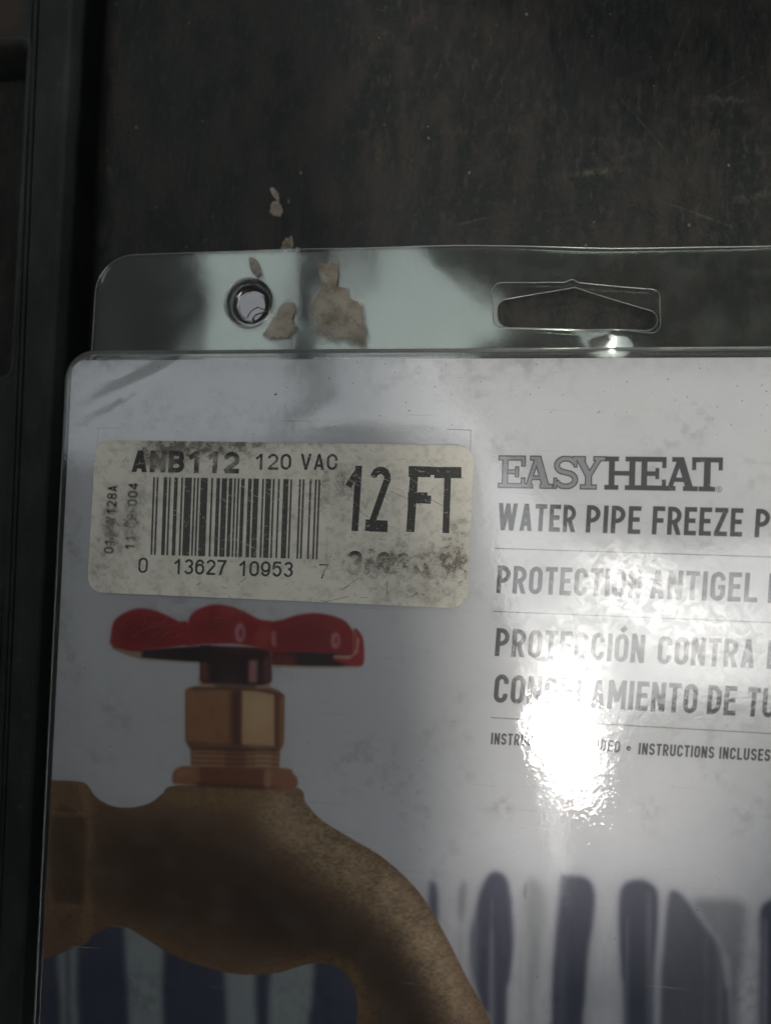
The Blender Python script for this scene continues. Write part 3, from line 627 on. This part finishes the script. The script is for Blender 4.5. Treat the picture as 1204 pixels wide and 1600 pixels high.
t.l(t.bump(t.noise(1500, 4, .6), .25, .0001), p.inputs['Normal']); t.l(p.outputs[0], t.out.inputs[0])
bm = sheet([st_ol], 0, .003); thicken(bm, .00014)
for v in bm.verts: v.co.z += film_z(v.co.x, v.co.y) + .00004
c1 = P2(741, 696, Z_STICK); c2 = P2(150, 687, Z_STICK)
for v in bm.verts: v.co.z += .0005 * math.exp(-(math.hypot(v.co.x - c1[0], v.co.y - c1[1]) / .004) ** 2) + .0003 * math.exp(-(math.hypot(v.co.x - c2[0], v.co.y - c2[1]) / .004) ** 2)
me = bpy.data.meshes.new('barcode_sticker'); bm.to_mesh(me); bm.free(); uv_plane(me, SB)
link('barcode_sticker', me, t.m, pkg, label='worn cream barcode sticker with scuffed black lettering')

# ------------------------------------------------------------------ clear plastic
def plastic(name, rough, haze, tint, bump_fine, mult=1.9, wear=0.0, dust=(.5, .5, .48), scr=False, hazed=(), gcol=(1, 1, 1)):
    t = NT(name); fr = t.n('Fresnel'); fr.inputs['IOR'].default_value = 1.52
    h1 = t.noise(900, 3, .55); h2 = t.noise(3400, 2, .5)
    h3 = t.noise(330, 4, .6, dist=1.2); hh = t.math('ADD', t.math('ADD', h1, t.math('MULTIPLY', h2, .30)), t.math('MULTIPLY', h3, .45)); nrm = t.bump(hh, bump_fine, .00010)
    t.l(nrm, fr.inputs['Normal']); fac = t.math('MULTIPLY', fr.outputs[0], mult, True)
    gl = t.n('BsdfGlossy'); gl.distribution = 'GGX'; gl.inputs['Color'].default_value = (*gcol, 1)
    rn = t.noise(170, 4, .6); t.l(t.ramp(rn, .35, .75, rough * .7, rough * 1.5), gl.inputs['Roughness']); t.l(nrm, gl.inputs['Normal'])
    gh = t.n('BsdfGlossy'); gh.inputs['Roughness'].default_value = .36; gh.inputs['Color'].default_value = (1, 1, 1, 1)
    mg = t.n('MixShader'); mg.inputs[0].default_value = haze
    hz = None
    for hx, hy, hrx, hry, ha, hv in hazed:
        b_ = t.math('MULTIPLY', t.blob(hx, hy, 0, hrx, hry, ha), t.ramp(t.noise(520, 5, .7, dist=.8), .34, .66, hv * .25, hv * 1.5)); hz = b_ if hz is None else t.math('ADD', hz, b_)
    if hz is not None: t.l(t.math('ADD', hz, haze, True), mg.inputs[0])
    t.l(gl.outputs[0], mg.inputs[1]); t.l(gh.outputs[0], mg.inputs[2])
    tr = t.n('BsdfTransparent'); tr.inputs[0].default_value = (*tint, 1)
    mx = t.n('MixShader'); t.l(fac, mx.inputs[0]); t.l(tr.outputs[0], mx.inputs[1]); t.l(mg.outputs[0], mx.inputs[2])
    df = t.n('BsdfDiffuse'); df.inputs[0].default_value = (*dust, 1)
    wn = t.ramp(t.noise(210, 5, .65), .42, .8, wear * .35, wear * 2.2)
    if scr:                                                          # hairline scratches in two directions
        for k, (an, sc_) in enumerate(((.5, 60), (-.9, 48), (1.3, 40))):
            mp_ = t.n('Mapping'); t.l(t.pos(), mp_.inputs[0]); mp_.inputs['Rotation'].default_value = (0, 0, an); mp_.inputs['Scale'].default_value = (sc_, sc_ * 60, 1); mp_.inputs['Location'].default_value = (k * 3, k, 0)
            nn = t.n('TexNoise'); nn.inputs['Scale'].default_value = 1; nn.inputs['Detail'].default_value = 2; t.l(mp_.outputs[0], nn.inputs['Vector'])
            wn = t.math('ADD', wn, t.ramp(nn.outputs['Fac'], .70, .80, 0, .22))
    if hz is not None:                                               # scuffed patches scatter light more strongly
        ms = t.n('MixShader'); t.l(t.math('MULTIPLY', hz, .16, True), ms.inputs[0]); t.l(mx.outputs[0], ms.inputs[1]); t.l(gh.outputs[0], ms.inputs[2]); mx = ms
    m2 = t.n('MixShader'); t.l(wn, m2.inputs[0]); t.l(mx.outputs[0], m2.inputs[1]); t.l(df.outputs[0], m2.inputs[2])
    t.l(m2.outputs[0], t.out.inputs[0]); return t.m
M_front = plastic('front_film', .032, .06, (.95, .955, .955), .16, 1.55, .021, scr=True, hazed=((975, 905, .0135, .0090, -.15, .9), (1080, 960, .026, .013, -.25, .40), (885, 1030, .010, .013, 0, .40), (880, 1020, .014, .011, .5, .24), (1130, 1010, .016, .012, .2, .16)))
M_tab = plastic('tab_plastic', .075, .12, (.93, .94, .93), .05, 1.55, .012, gcol=(.92, 1, .92))
M_edge = plastic('plastic_edge', .14, .3, (.93, .92, .91), .2, .9, .20, dust=(.17, .155, .15))

# front shell: face, rounded shoulder, wall down to the flange
sh_l = at(73, 1180).x - .0002; sh_t = at(600, 543.5).y
shell_ol = round_poly([(sh_l, y_bot - .003), (x_right + .003, y_bot - .003), (x_right + .003, sh_t), (sh_l, sh_t)], .0055, 14)
def wob(x, y):
    return (.00016 * math.sin(x * 95 + y * 40 + 1.0) + .00012 * math.sin(y * 130 - x * 60) + .00006 * math.sin(x * 310 + y * 190)) 
face_ol = inset_poly(shell_ol, .0011)
bm = sheet([face_ol], Z_FILM, .0016)
for v in bm.verts: v.co.z = film_z(v.co.x, v.co.y)
ff = bm_obj('front_shell', bm, M_front, pkg, True)
bm = bmesh.new(); N = len(shell_ol)
prof = [(.0011, Z_FILM + .00012), (.0006, Z_FILM - .00005), (.0002, Z_FILM - .0005), (.0, Z_FILM - .0011), (.0001, Z_TAB + .0003), (.0003, Z_TAB)]
rings = []
for d_, z_ in prof: rings.append([bm.verts.new((*p_, z_)) for p_ in inset_poly(shell_ol, d_)])
for a, b_ in zip(rings, rings[1:]):
    for i in range(N): bm.faces.new((a[i - 1], b_[i - 1], b_[i], a[i]))
bmesh.ops.recalc_face_normals(bm, faces=bm.faces[:])
bm_obj('shell_wall', bm, M_edge, pkg, True)
# back tray that carries the cable, resting on the floor
bm = bmesh.new(); rings = []
for d_, z_ in [(.0002, Z_TAB - .0007), (.012, Z_TAB - .0008), (.014, Z_TAB - .002), (.016, Z_FLOOR + .0012), (.018, Z_FLOOR + .0003)]:
    rings.append([bm.verts.new((*p_, z_)) for p_ in inset_poly(shell_ol, min(d_, .0058) if d_ < .001 else d_)] if d_ < .006 else
                 [bm.verts.new((*p_, z_)) for p_ in round_poly([(sh_l + d_, y_bot - .003 + d_), (x_right + .003 - d_, y_bot - .003 + d_), (x_right + .003 - d_, sh_t - d_), (sh_l + d_, sh_t - d_)], .0062, 14)])
for a, b_ in zip(rings, rings[1:]):
    for i in range(N): bm.faces.new((a[i - 1], b_[i - 1], b_[i], a[i]))
bm.faces.new(rings[-1]); bmesh.ops.recalc_face_normals(bm, faces=bm.faces[:])
bm_obj('back_tray', bm, M_edge, pkg, True)

# hang tab: front and back sheets of clear plastic
tl = at(146, 470, Z_TAB); ty = at(300, 394, Z_TAB).y; tb = at(600, 545, Z_TAB).y - .002
tab_r = x_right - .012
def tab_outline(d=0.0):
    return round_poly([(tl.x + d, tb), (tab_r - d, tb), (tab_r - d, ty - d), (tl.x + d, ty - d)], [0, 0, .0072, .0072], 14)
def top_bend(x, y):                                                   # the top edge sags a little past the middle
    f = max(0, min(1, (x - at(700, 400, Z_TAB).x) / .03)); k = max(0, (y - tb) / (ty - tb)); return -f * f * (3 - 2 * f) * .0012 * k
dimple_c = at(388, 472, Z_TAB); DR = .0046
ring_pts = [(dimple_c.x + DR * math.cos(a), dimple_c.y + DR * math.sin(a)) for a in np.linspace(0, 2 * math.pi, 48, endpoint=False)]
rect_hole = round_poly([P2(769, 512, Z_TAB), P2(1031, 519, Z_TAB), P2(1030, 446, Z_TAB), P2(903, 437, Z_TAB), P2(893, 431, Z_TAB), P2(882, 437, Z_TAB), P2(769, 441, Z_TAB)], [.0016, .0016, .0014, .001, .0006, .001, .0016], 6)
ZB = Z_TAB - .0009
somb = round_poly([P2(777, 512, ZB), P2(1024, 514, ZB), P2(1028, 484, ZB), P2(905, 446, ZB), P2(897, 443, ZB), P2(888, 446, ZB), P2(776, 470, ZB)], [.0022, .0022, .0018, .001, .001, .001, .0018], 8)
ca, cb_ = at(300, 400, Z_TAB).x, at(770, 400, Z_TAB).x
def bend(x, y, seed):
    k = (y - tb) / (ty - tb)
    z = .00022 * math.sin((x - ca) * 105 + seed) + .00008 * math.sin((x - ca) * 260 + k * 2.2 + seed * 2)
    z += .00030 * math.sin(x * 55 + k * 1.3)
    g_ = at(962, 540, Z_TAB); z += .00125 * math.exp(-((x - g_.x) / .0040) ** 2 - ((y - g_.y - .0022) / .0026) ** 2)
    return z
for nm, zz, holes, seed in (('hang_tab', Z_TAB, [ring_pts, rect_hole], .4), ('hang_tab_back', ZB, [ring_pts, somb], 1.7)):
    bm = sheet([tab_outline(0 if seed < 1 else .0002)] + holes, zz, .0016)
    thicken(bm, -.00022)
    for v in bm.verts:
        v.co.z += bend(v.co.x, v.co.y, seed) * (1 if seed < 1 else .6); v.co.y += top_bend(v.co.x, v.co.y)
    o = bm_obj(nm if seed < 1 else 'hang_tab', bm, M_tab, pkg, True)
    o.data.set_sharp_from_angle(angle=R(40)) if hasattr(o.data, 'set_sharp_from_angle') else None
# raised lips along the edges of tab and hanging slot
def tube(pts, r, closed=True, n=8):
    bm = bmesh.new(); P = [Vector(p_) for p_ in pts]; N_ = len(P); rr = []
    for i in range(N_):
        a = P[i - 1] if (closed or i) else P[i]; b_ = P[(i + 1) % N_] if (closed or i < N_ - 1) else P[i]
        d_ = (b_ - a).normalized(); s_ = d_.cross(Vector((0, 0, 1))).normalized(); u_ = s_.cross(d_)
        rr.append([bm.verts.new(P[i] + s_ * r * math.cos(th) + u_ * r * math.sin(th)) for th in np.linspace(0, 2 * math.pi, n, endpoint=False)])
    for i in range(N_ if closed else N_ - 1):
        a, b_ = rr[i], rr[(i + 1) % N_]
        for k in range(n): bm.faces.new((a[k], a[(k + 1) % n], b_[(k + 1) % n], b_[k]))
    bmesh.ops.recalc_face_normals(bm, faces=bm.faces[:]); return bm
M_lip = plastic('plastic_lip', .18, .5, (.95, .95, .95), .1, .9, .03)
def dens(ol, n=3):
    out = []
    for i in range(len(ol)):
        a, b_ = ol[i - 1], ol[i]; L = math.hypot(b_[0] - a[0], b_[1] - a[1]); k = max(1, int(L / .0015))
        out += [(a[0] + (b_[0] - a[0]) * j / k, a[1] + (b_[1] - a[1]) * j / k) for j in range(k)]
    return out
bm = tube([(x, y + top_bend(x, y), Z_TAB + bend(x, y, .4)) for x, y in dens(tab_outline(.00006))], .00009); bm_obj('tab_lip', bm, M_lip, pkg, True)
bm = tube([(x, y + top_bend(x, y), Z_TAB + bend(x, y, .4)) for x, y in dens(rect_hole)], .00008); bm_obj('slot_lip', bm, M_lip, pkg, True)
bm = tube([(x, y + top_bend(x, y), ZB + bend(x, y, 1.7) * .6) for x, y in dens(somb)], .00008); bm_obj('slot_lip', bm, M_lip, pkg, True)
# pressed round button in the tab
bm = bmesh.new(); rings = []
zt = Z_TAB + bend(dimple_c.x, dimple_c.y, .4)
for r_, z_ in [(DR + .0002, .0), (DR, .00012), (DR - .00022, -.0001), (DR - .0005, -.0008), (DR - .0008, -.0017), (DR - .0013, -.0021), (DR - .0022, -.0022), (.0012, -.00215)]:
    rings.append([bm.verts.new((dimple_c.x + r_ * math.cos(a), dimple_c.y + r_ * math.sin(a), zt + z_)) for a in np.linspace(0, 2 * math.pi, 48, endpoint=False)])
for a, b_ in zip(rings, rings[1:]):
    for i in range(48): bm.faces.new((a[i - 1], a[i], b_[i], b_[i - 1]))
bm.faces.new(rings[-1]); bmesh.ops.recalc_face_normals(bm, faces=bm.faces[:])
M_btn = plastic('button_plastic', .05, .1, (.74, .74, .73), .03, 3.2, .04)
bm_obj('pressed_button', bm, M_btn, pkg, True)

# ------------------------------------------------------------------ floor and side rail
t = NT('worn_dark_floor'); p = t.n('BsdfPrincipled')
a = t.noise(95, 7, .68, sx=(1.5, .6, 1)); b_ = t.noise(420, 5, .7, sx=(1.8, .7, 1)); c_ = t.noise(38, 5, .6); d_ = t.noise(1100, 3, .6)
col = t.mix(t.ramp(a, .40, .62), (.0050, .0078, .0065), (.0245, .0205, .0160))
col = t.mix(t.ramp(c_, .42, .66, 0, .75), col, (.010, .0125, .0115))
col = t.mix(t.ramp(b_, .50, .70, 0, .70), col, (.046, .038, .029))
col = t.mix(t.ramp(d_, .62, .80, 0, .22), col, (.06, .055, .045))
def scuff(col, x, y, rx, ry, ang, colr, amt, ns=900):
    m = t.math('MULTIPLY', t.blob(x, y, Z_FLOOR, rx, ry, ang), t.ramp(t.noise(ns, 4, .65), .38, .62)); return t.mix(t.math('MULTIPLY', m, amt * .34, True), col, colr)
for s_ in ((935, 268, .0075, .0011, .08, (.13, .105, .08), 1.3), (975, 245, .008, .0012, .3, (.09, .075, .06), .8), (1130, 155, .0065, .0012, -.1, (.12, .125, .115), .9), (1170, 308, .006, .0013, .15, (.12, .11, .08), .9),
           (1090, 335, .012, .0004, -.4, (.13, .115, .09), .9), (1060, 70, .012, .00035, 1.2, (.12, .12, .10), .9), (590, 240, .0012, .0055, .1, (.10, .07, .05), .9), (655, 30, .007, .004, 0, (.07, .042, .03), .9),
           (180, 130, .0018, .02, 0, (.10, .055, .035), .8), (172, 265, .0014, .004, 0, (.22, .14, .11), .9), (330, 250, .004, .006, .2, (.07, .04, .028), .8), (740, 345, .006, .0004, .2, (.13, .12, .10), .9),
           (1000, 190, .018, .0003, -.9, (.11, .11, .10), .8), (1180, 110, .02, .0003, .5, (.10, .10, .09), .8), (330, 20, .01, .004, .0, (.07, .045, .035), .7), (450, 60, .008, .004, .0, (.065, .042, .032), .8)):
    col = scuff(col, *s_)
t.l(col, p.inputs['Base Color']); t.l(t.ramp(b_, .3, .7, .42, .70), p.inputs['Roughness']); p.inputs['Specular IOR Level'].default_value = .35
t.l(t.bump(t.math('ADD', b_, t.math('MULTIPLY', d_, .4)), .5, .0004), p.inputs['Normal']); t.l(p.outputs[0], t.out.inputs[0]); M_floor = t.m
bm = bmesh.new(); gx = at(163, 200, Z_FLOOR).x
# floor panel with a worn rounded edge towards the gap by the rail, then the gap bottom, one sheet
prof = [(-1.5, -.010), (gx - .0035, -.010), (gx - .003, -.0085), (gx - .0022, -.0030), (gx - .0010, -.0009), (gx + .0006, -.0002), (gx + .003, 0), (.05, 0), (.2, 0), (1.5, 0)]
ys = [-1.5, -.3, -.15, -.05, 0, .05, .1, .15, .3, 1.5]
vv = [[bm.verts.new((x, y, Z_FLOOR + z_)) for x, z_ in prof] for y in ys]
for i in range(len(ys) - 1):
    for j in range(len(prof) - 1): bm.faces.new((vv[i][j], vv[i][j + 1], vv[i + 1][j + 1], vv[i + 1][j]))
floor = bm_obj('bed_floor', bm, M_floor, None, True, kind='structure')
# rail
t = NT('worn_painted_rail'); p = t.n('BsdfPrincipled')
a = t.noise(110, 5, .6, sx=(1.4, .5, 1)); b_ = t.noise(420, 4, .6)
col = t.mix(t.ramp(a, .35, .7), (.014, .018, .016), (.028, .033, .029)); col = t.mix(t.ramp(b_, .6, .8, 0, .6), col, (.075, .062, .045))
col = t.mix(t.math('MULTIPLY', t.blob(5, 20, Z_FLOOR + .004, .006, .009), .8), col, (.050, .030, .020))
t.l(col, p.inputs['Base Color']); p.inputs['Roughness'].default_value = .7; p.inputs['Specular IOR Level'].default_value = .25
t.l(t.bump(b_, .4, .0003), p.inputs['Normal']); t.l(p.outputs[0], t.out.inputs[0]); M_rail = t.m
ZR = Z_FLOOR + .003
rail = link('side_rail', None, label='long dark green worn rail with deep rectangular slots along the left side', category='rail')
rx1 = at(97, 300, ZR).x; rx0 = rx1 - .045
slots = []
sx1 = at(31, 300, ZR).x; sx0 = sx1 - .030
ytop = at(30, 66, ZR).y; ybt = at(20, 586, ZR).y; L_ = ytop - ybt; gap_ = ybt - at(5, 948, ZR).y
for k in range(-3, 4): y0_ = ybt - k * (L_ + gap_); slots.append((y0_, y0_ + L_))
SR = .0022
hl = [list(reversed(round_poly([(sx0, a), (sx1, a), (sx1, b_), (sx0, b_)], SR, 6))) for a, b_ in slots]
bm = sheet([[(rx0, -.45), (rx1, -.45), (rx1, .45), (rx0, .45)]] + hl, ZR - .012, 10); thicken(bm, .012)
es = [e_ for e_ in bm.edges if len(e_.link_faces) == 2 and e_.calc_face_angle(0) > 1.2 and all(v.co.z > ZR - .001 for v in e_.verts)]
bmesh.ops.bevel(bm, geom=es, offset=.0011, segments=3, profile=.6, affect='EDGES')
rb = bm_obj('rail_plate', bm, M_rail, rail, False)
for a, b_ in slots:                                                   # raised lip round every slot
    ol = round_poly([(sx0 - .0006, a - .0006), (sx1 + .0006, a - .0006), (sx1 + .0006, b_ + .0006), (sx0 - .0006, b_ + .0006)], SR, 6)
    bm_obj('slot_lip', tube([(x, y, ZR) for x, y in dens(ol)], .00045), M_rail, rail, True)

# ------------------------------------------------------------------ dried splatter, grit, stalk
t = NT('dried_white_splatter'); p = t.n('BsdfPrincipled'); nn = t.noise(260, 5, .6); n3 = t.noise(160, 3, .6)
col = t.mix(t.ramp(nn, .35, .7), (.40, .355, .275), (.17, .135, .095)); col = t.mix(t.ramp(n3, .5, .72, 0, .6), col, (.50, .47, .40))
t.l(col, p.inputs['Base Color']); p.inputs['Roughness'].default_value = .85; t.l(t.bump(nn, .25, .0003), p.inputs['Normal'])
tr = t.n('BsdfTransparent'); mx = t.n('MixShader')
at_ = t.n('Attribute'); at_.attribute_name = 'layer'
th = t.math('ADD', at_.outputs['Fac'], t.math('MULTIPLY', t.math('SUBTRACT', t.noise(520, 5, .7), .5), 1.7)); t.l(t.ramp(th, .10, .85, 0, .86), mx.inputs[0]); t.l(tr.outputs[0], mx.inputs[1]); t.l(p.outputs[0], mx.inputs[2]); t.l(mx.outputs[0], t.out.inputs[0]); M_spl = t.m
def splat(pts, h, seed, z):
    ol = catmull(pts, 5); g_ = random.Random(seed)
    ol = [(x + g_.uniform(-1.6, 1.6), y + g_.uniform(-1.6, 1.6)) for x, y in ol]
    W3 = [at(x, y, z) for x, y in ol]; c = sum(W3, Vector()) / len(W3); bm = bmesh.new(); ly = bm.verts.layers.float.new('layer'); rings = []
    for f, hh in ((1.0, 0), (.93, .5), (.75, .9), (.45, 1), (.2, .95)):
        rings.append([bm.verts.new((c.x + (p_.x - c.x) * f, c.y + (p_.y - c.y) * f, z + h * hh * g_.uniform(.6, 1.1))) for p_ in W3])
    N_ = len(W3)
    for a, b_ in zip(rings, rings[1:]):
        for i in range(N_): bm.faces.new((a[i - 1], a[i], b_[i], b_[i - 1]))
    bm.faces.new(rings[-1]); bmesh.ops.recalc_face_normals(bm, faces=bm.faces[:])
    # how thick the dried layer is: nothing at the rim
    for ring, th in zip(rings, (0, .25, .75, 1, 1)):
        for v in ring: v[ly] = th
    return bm
SP = [([(423, 318), (430, 312), (440, 318), (445, 332), (436, 341), (424, 337), (420, 328)], .0006),
      ([(421, 293), (426, 292), (434, 300), (439, 313), (436, 318), (430, 312), (424, 303)], .0002),
      ([(439, 380), (446, 372), (457, 368), (462, 378), (455, 392), (446, 398), (438, 392)], .0005),
      ([(462, 387), (468, 388), (469, 394), (463, 394)], .0003), ([(449, 313), (453, 311), (454, 318), (449, 319)], .0003),
      ([(496, 400), (527, 400), (529, 420), (524, 440), (545, 448), (552, 466), (572, 480), (578, 520), (574, 546), (520, 540), (488, 528), (480, 495), (486, 465), (497, 440), (492, 415)], .0006),
      ([(440, 470), (458, 466), (464, 482), (460, 500), (466, 514), (450, 530), (425, 534), (408, 528), (416, 505), (430, 488)], .0005),
      ([(388, 402), (402, 404), (408, 428), (400, 436), (390, 420)], .0003)]
for k, (pts, h) in enumerate(SP):
    if k < 5: bm_obj('dried_splatter', splat(pts, h, k, Z_FLOOR + .0002), M_spl, floor, True)
    else: bm_obj('dried_splatter', splat(pts, h * .3, k, Z_TAB + .00045), M_spl, pkg, True)
# grit
M_grit = simple('grit', (.13, .12, .10), .8); bm = bmesh.new()
for k in range(85):
    x, y = random.uniform(170, 1250), random.uniform(-120, 400); s_ = random.choice([.00006, .00008, .00011, .00018]) * random.uniform(.7, 1.2)
    if k < 9: x, y = [(927, 347), (915, 383), (1075, 352), (733, 270), (669, 216), (470, 270), (1137, 258), (822, 23), (213, 199)][k]; s_ = .00030
    c = at(x, y, Z_FLOOR + .0002); r_ = bmesh.ops.create_icosphere(bm, subdivisions=1, radius=s_)
    for v in r_['verts']: v.co = v.co * random.uniform(.7, 1.3) + c
bm_obj('grit', bm, M_grit, None, kind='stuff', label='pale grit scattered over the dark floor')
# specks of dirt on the film
M_speck = simple('dirt_speck', (.02, .018, .015), .8); bm = bmesh.new()
for k in range(190):
    x = random.uniform(120, 1200); y = random.choice([random.uniform(565, 680), random.uniform(565, 680), random.uniform(960, 1580)])
    if k == 0: x, y = 303, 654
    if k == 1: x, y = 430, 616
    s_ = random.choice([.00004, .00006, .00009]) * (1 if k > 1 else 1.8); c = at(x, y, Z_FILM + .0002); c.z = film_z(c.x, c.y) + .00003; an = random.uniform(0, 3)
    r_ = bmesh.ops.create_icosphere(bm, subdivisions=1, radius=s_)
    for v in r_['verts']: q_ = Vector((v.co.x * random.uniform(1, 2.2), v.co.y * .8, v.co.z * .4)); q_.rotate(Matrix.Rotation(an, 3, 'Z')); v.co = q_ + c
bm_obj('dirt_specks', bm, M_speck, pkg, kind='stuff')
# thin dry stalk lying through the tab
bm = tube([tuple(at(x, y, z_)) for x, y, z_ in ((386, 497, -.0035), (392, 486, -.0032), (402, 480, -.003), (413, 484, -.003), (424, 492, -.0034), (438, 500, -.0038), (452, 511, -.0042))], .00011, False)
bm2 = bmesh.ops.create_icosphere(bm, subdivisions=1, radius=.0004)
for v in bm2['verts']: v.co = Vector((v.co.x * 1.2, v.co.y, v.co.z)) + at(455, 515, -.0044)
bm_obj('dry_stalk', bm, simple('dry_stalk', (.16, .09, .04), .8), None, True, label='thin curled dry brown stalk under the clear tab beside the round button', category='plant stalk')

# ------------------------------------------------------------------ added unseen slabs overhead, open to the sky in two places
# made up to shade the card and shape its glare; gaps are where daylight reaches the package and glints in the plastic
HR = 0.29; KR = 1 + HR / (cam_pos.z)
def rf(x, y):                                                         # point of the added slabs' level seen mirrored at (x, y) of the photograph
    p_ = at(x, y); return (FOOT.x + (p_.x - FOOT.x) * KR, FOOT.y + (p_.y - FOOT.y) * KR)
M_block = simple('dark_blocker', (.03, .03, .03), .8); M_block2 = simple('grey_blocker', (.38, .38, .37), .8)  # the grey one is paler to lift the tab's left reflection
def slabm(pts, z0, th, name, mat=None):
    bm = bmesh.new(); a = [bm.verts.new((*p_, z0)) for p_ in pts]; b_ = [bm.verts.new((*p_, z0 + th)) for p_ in pts]; N_ = len(pts)
    bm.faces.new(a); bm.faces.new(list(reversed(b_)))
    for i in range(N_): bm.faces.new((a[i - 1], a[i], b_[i], b_[i - 1]))
    bmesh.ops.recalc_face_normals(bm, faces=bm.faces[:]); return bm_obj(name, bm, mat or M_block, None, kind='structure')
slabm([rf(100, 720), rf(760, 700), rf(790, 900), rf(838, 1050), rf(850, 1260), rf(880, 1500), rf(880, 4500), rf(100, 4500)], HR, .012, 'light_blocker')
slabm([rf(-3500, -3000), rf(200, -3000), rf(215, 200), rf(262, 395), rf(285, 435), rf(290, 470), rf(272, 510), rf(250, 545), rf(90, 560), rf(60, 610), rf(50, 680), rf(100, 760), rf(288, 770), rf(288, 4500), rf(-3500, 4500)], HR + .02, .012, 'light_blocker', M_block2)
slabm([rf(560, -3000), rf(4500, -3000), rf(4500, 840), rf(930, 840), rf(775, 690), rf(700, 555), rf(775, 520), rf(778, 462), rf(725, 436), rf(660, 400), rf(600, 300)], HR, .012, 'light_blocker')
slabm([rf(1420, 820), rf(4500, 820), rf(4500, 4500), rf(1420, 4500)], HR + .02, .012, 'light_blocker')
slabm([rf(880, 1285), rf(965, 1285), rf(1010, 1215), rf(1050, 1160), rf(1440, 1130), rf(1440, 4500), rf(880, 4500)], HR + .04, .012, 'light_blocker')
slabm([rf(250, -3000), rf(620, -3000), rf(620, -120), rf(250, -120)], HR + .04, .012, 'light_blocker')
slabm([rf(468, 100), rf(540, 100), rf(560, 400), rf(545, 440), rf(492, 470), rf(470, 500), rf(500, 530), rf(470, 560), rf(420, 640), rf(400, 720), rf(380, 720), rf(400, 600), rf(425, 540), rf(440, 490), rf(452, 440), rf(462, 400)], HR + .02, .006, 'reflection_blocker')  # added strip, shaped to leave a dark streak in the tab's reflection
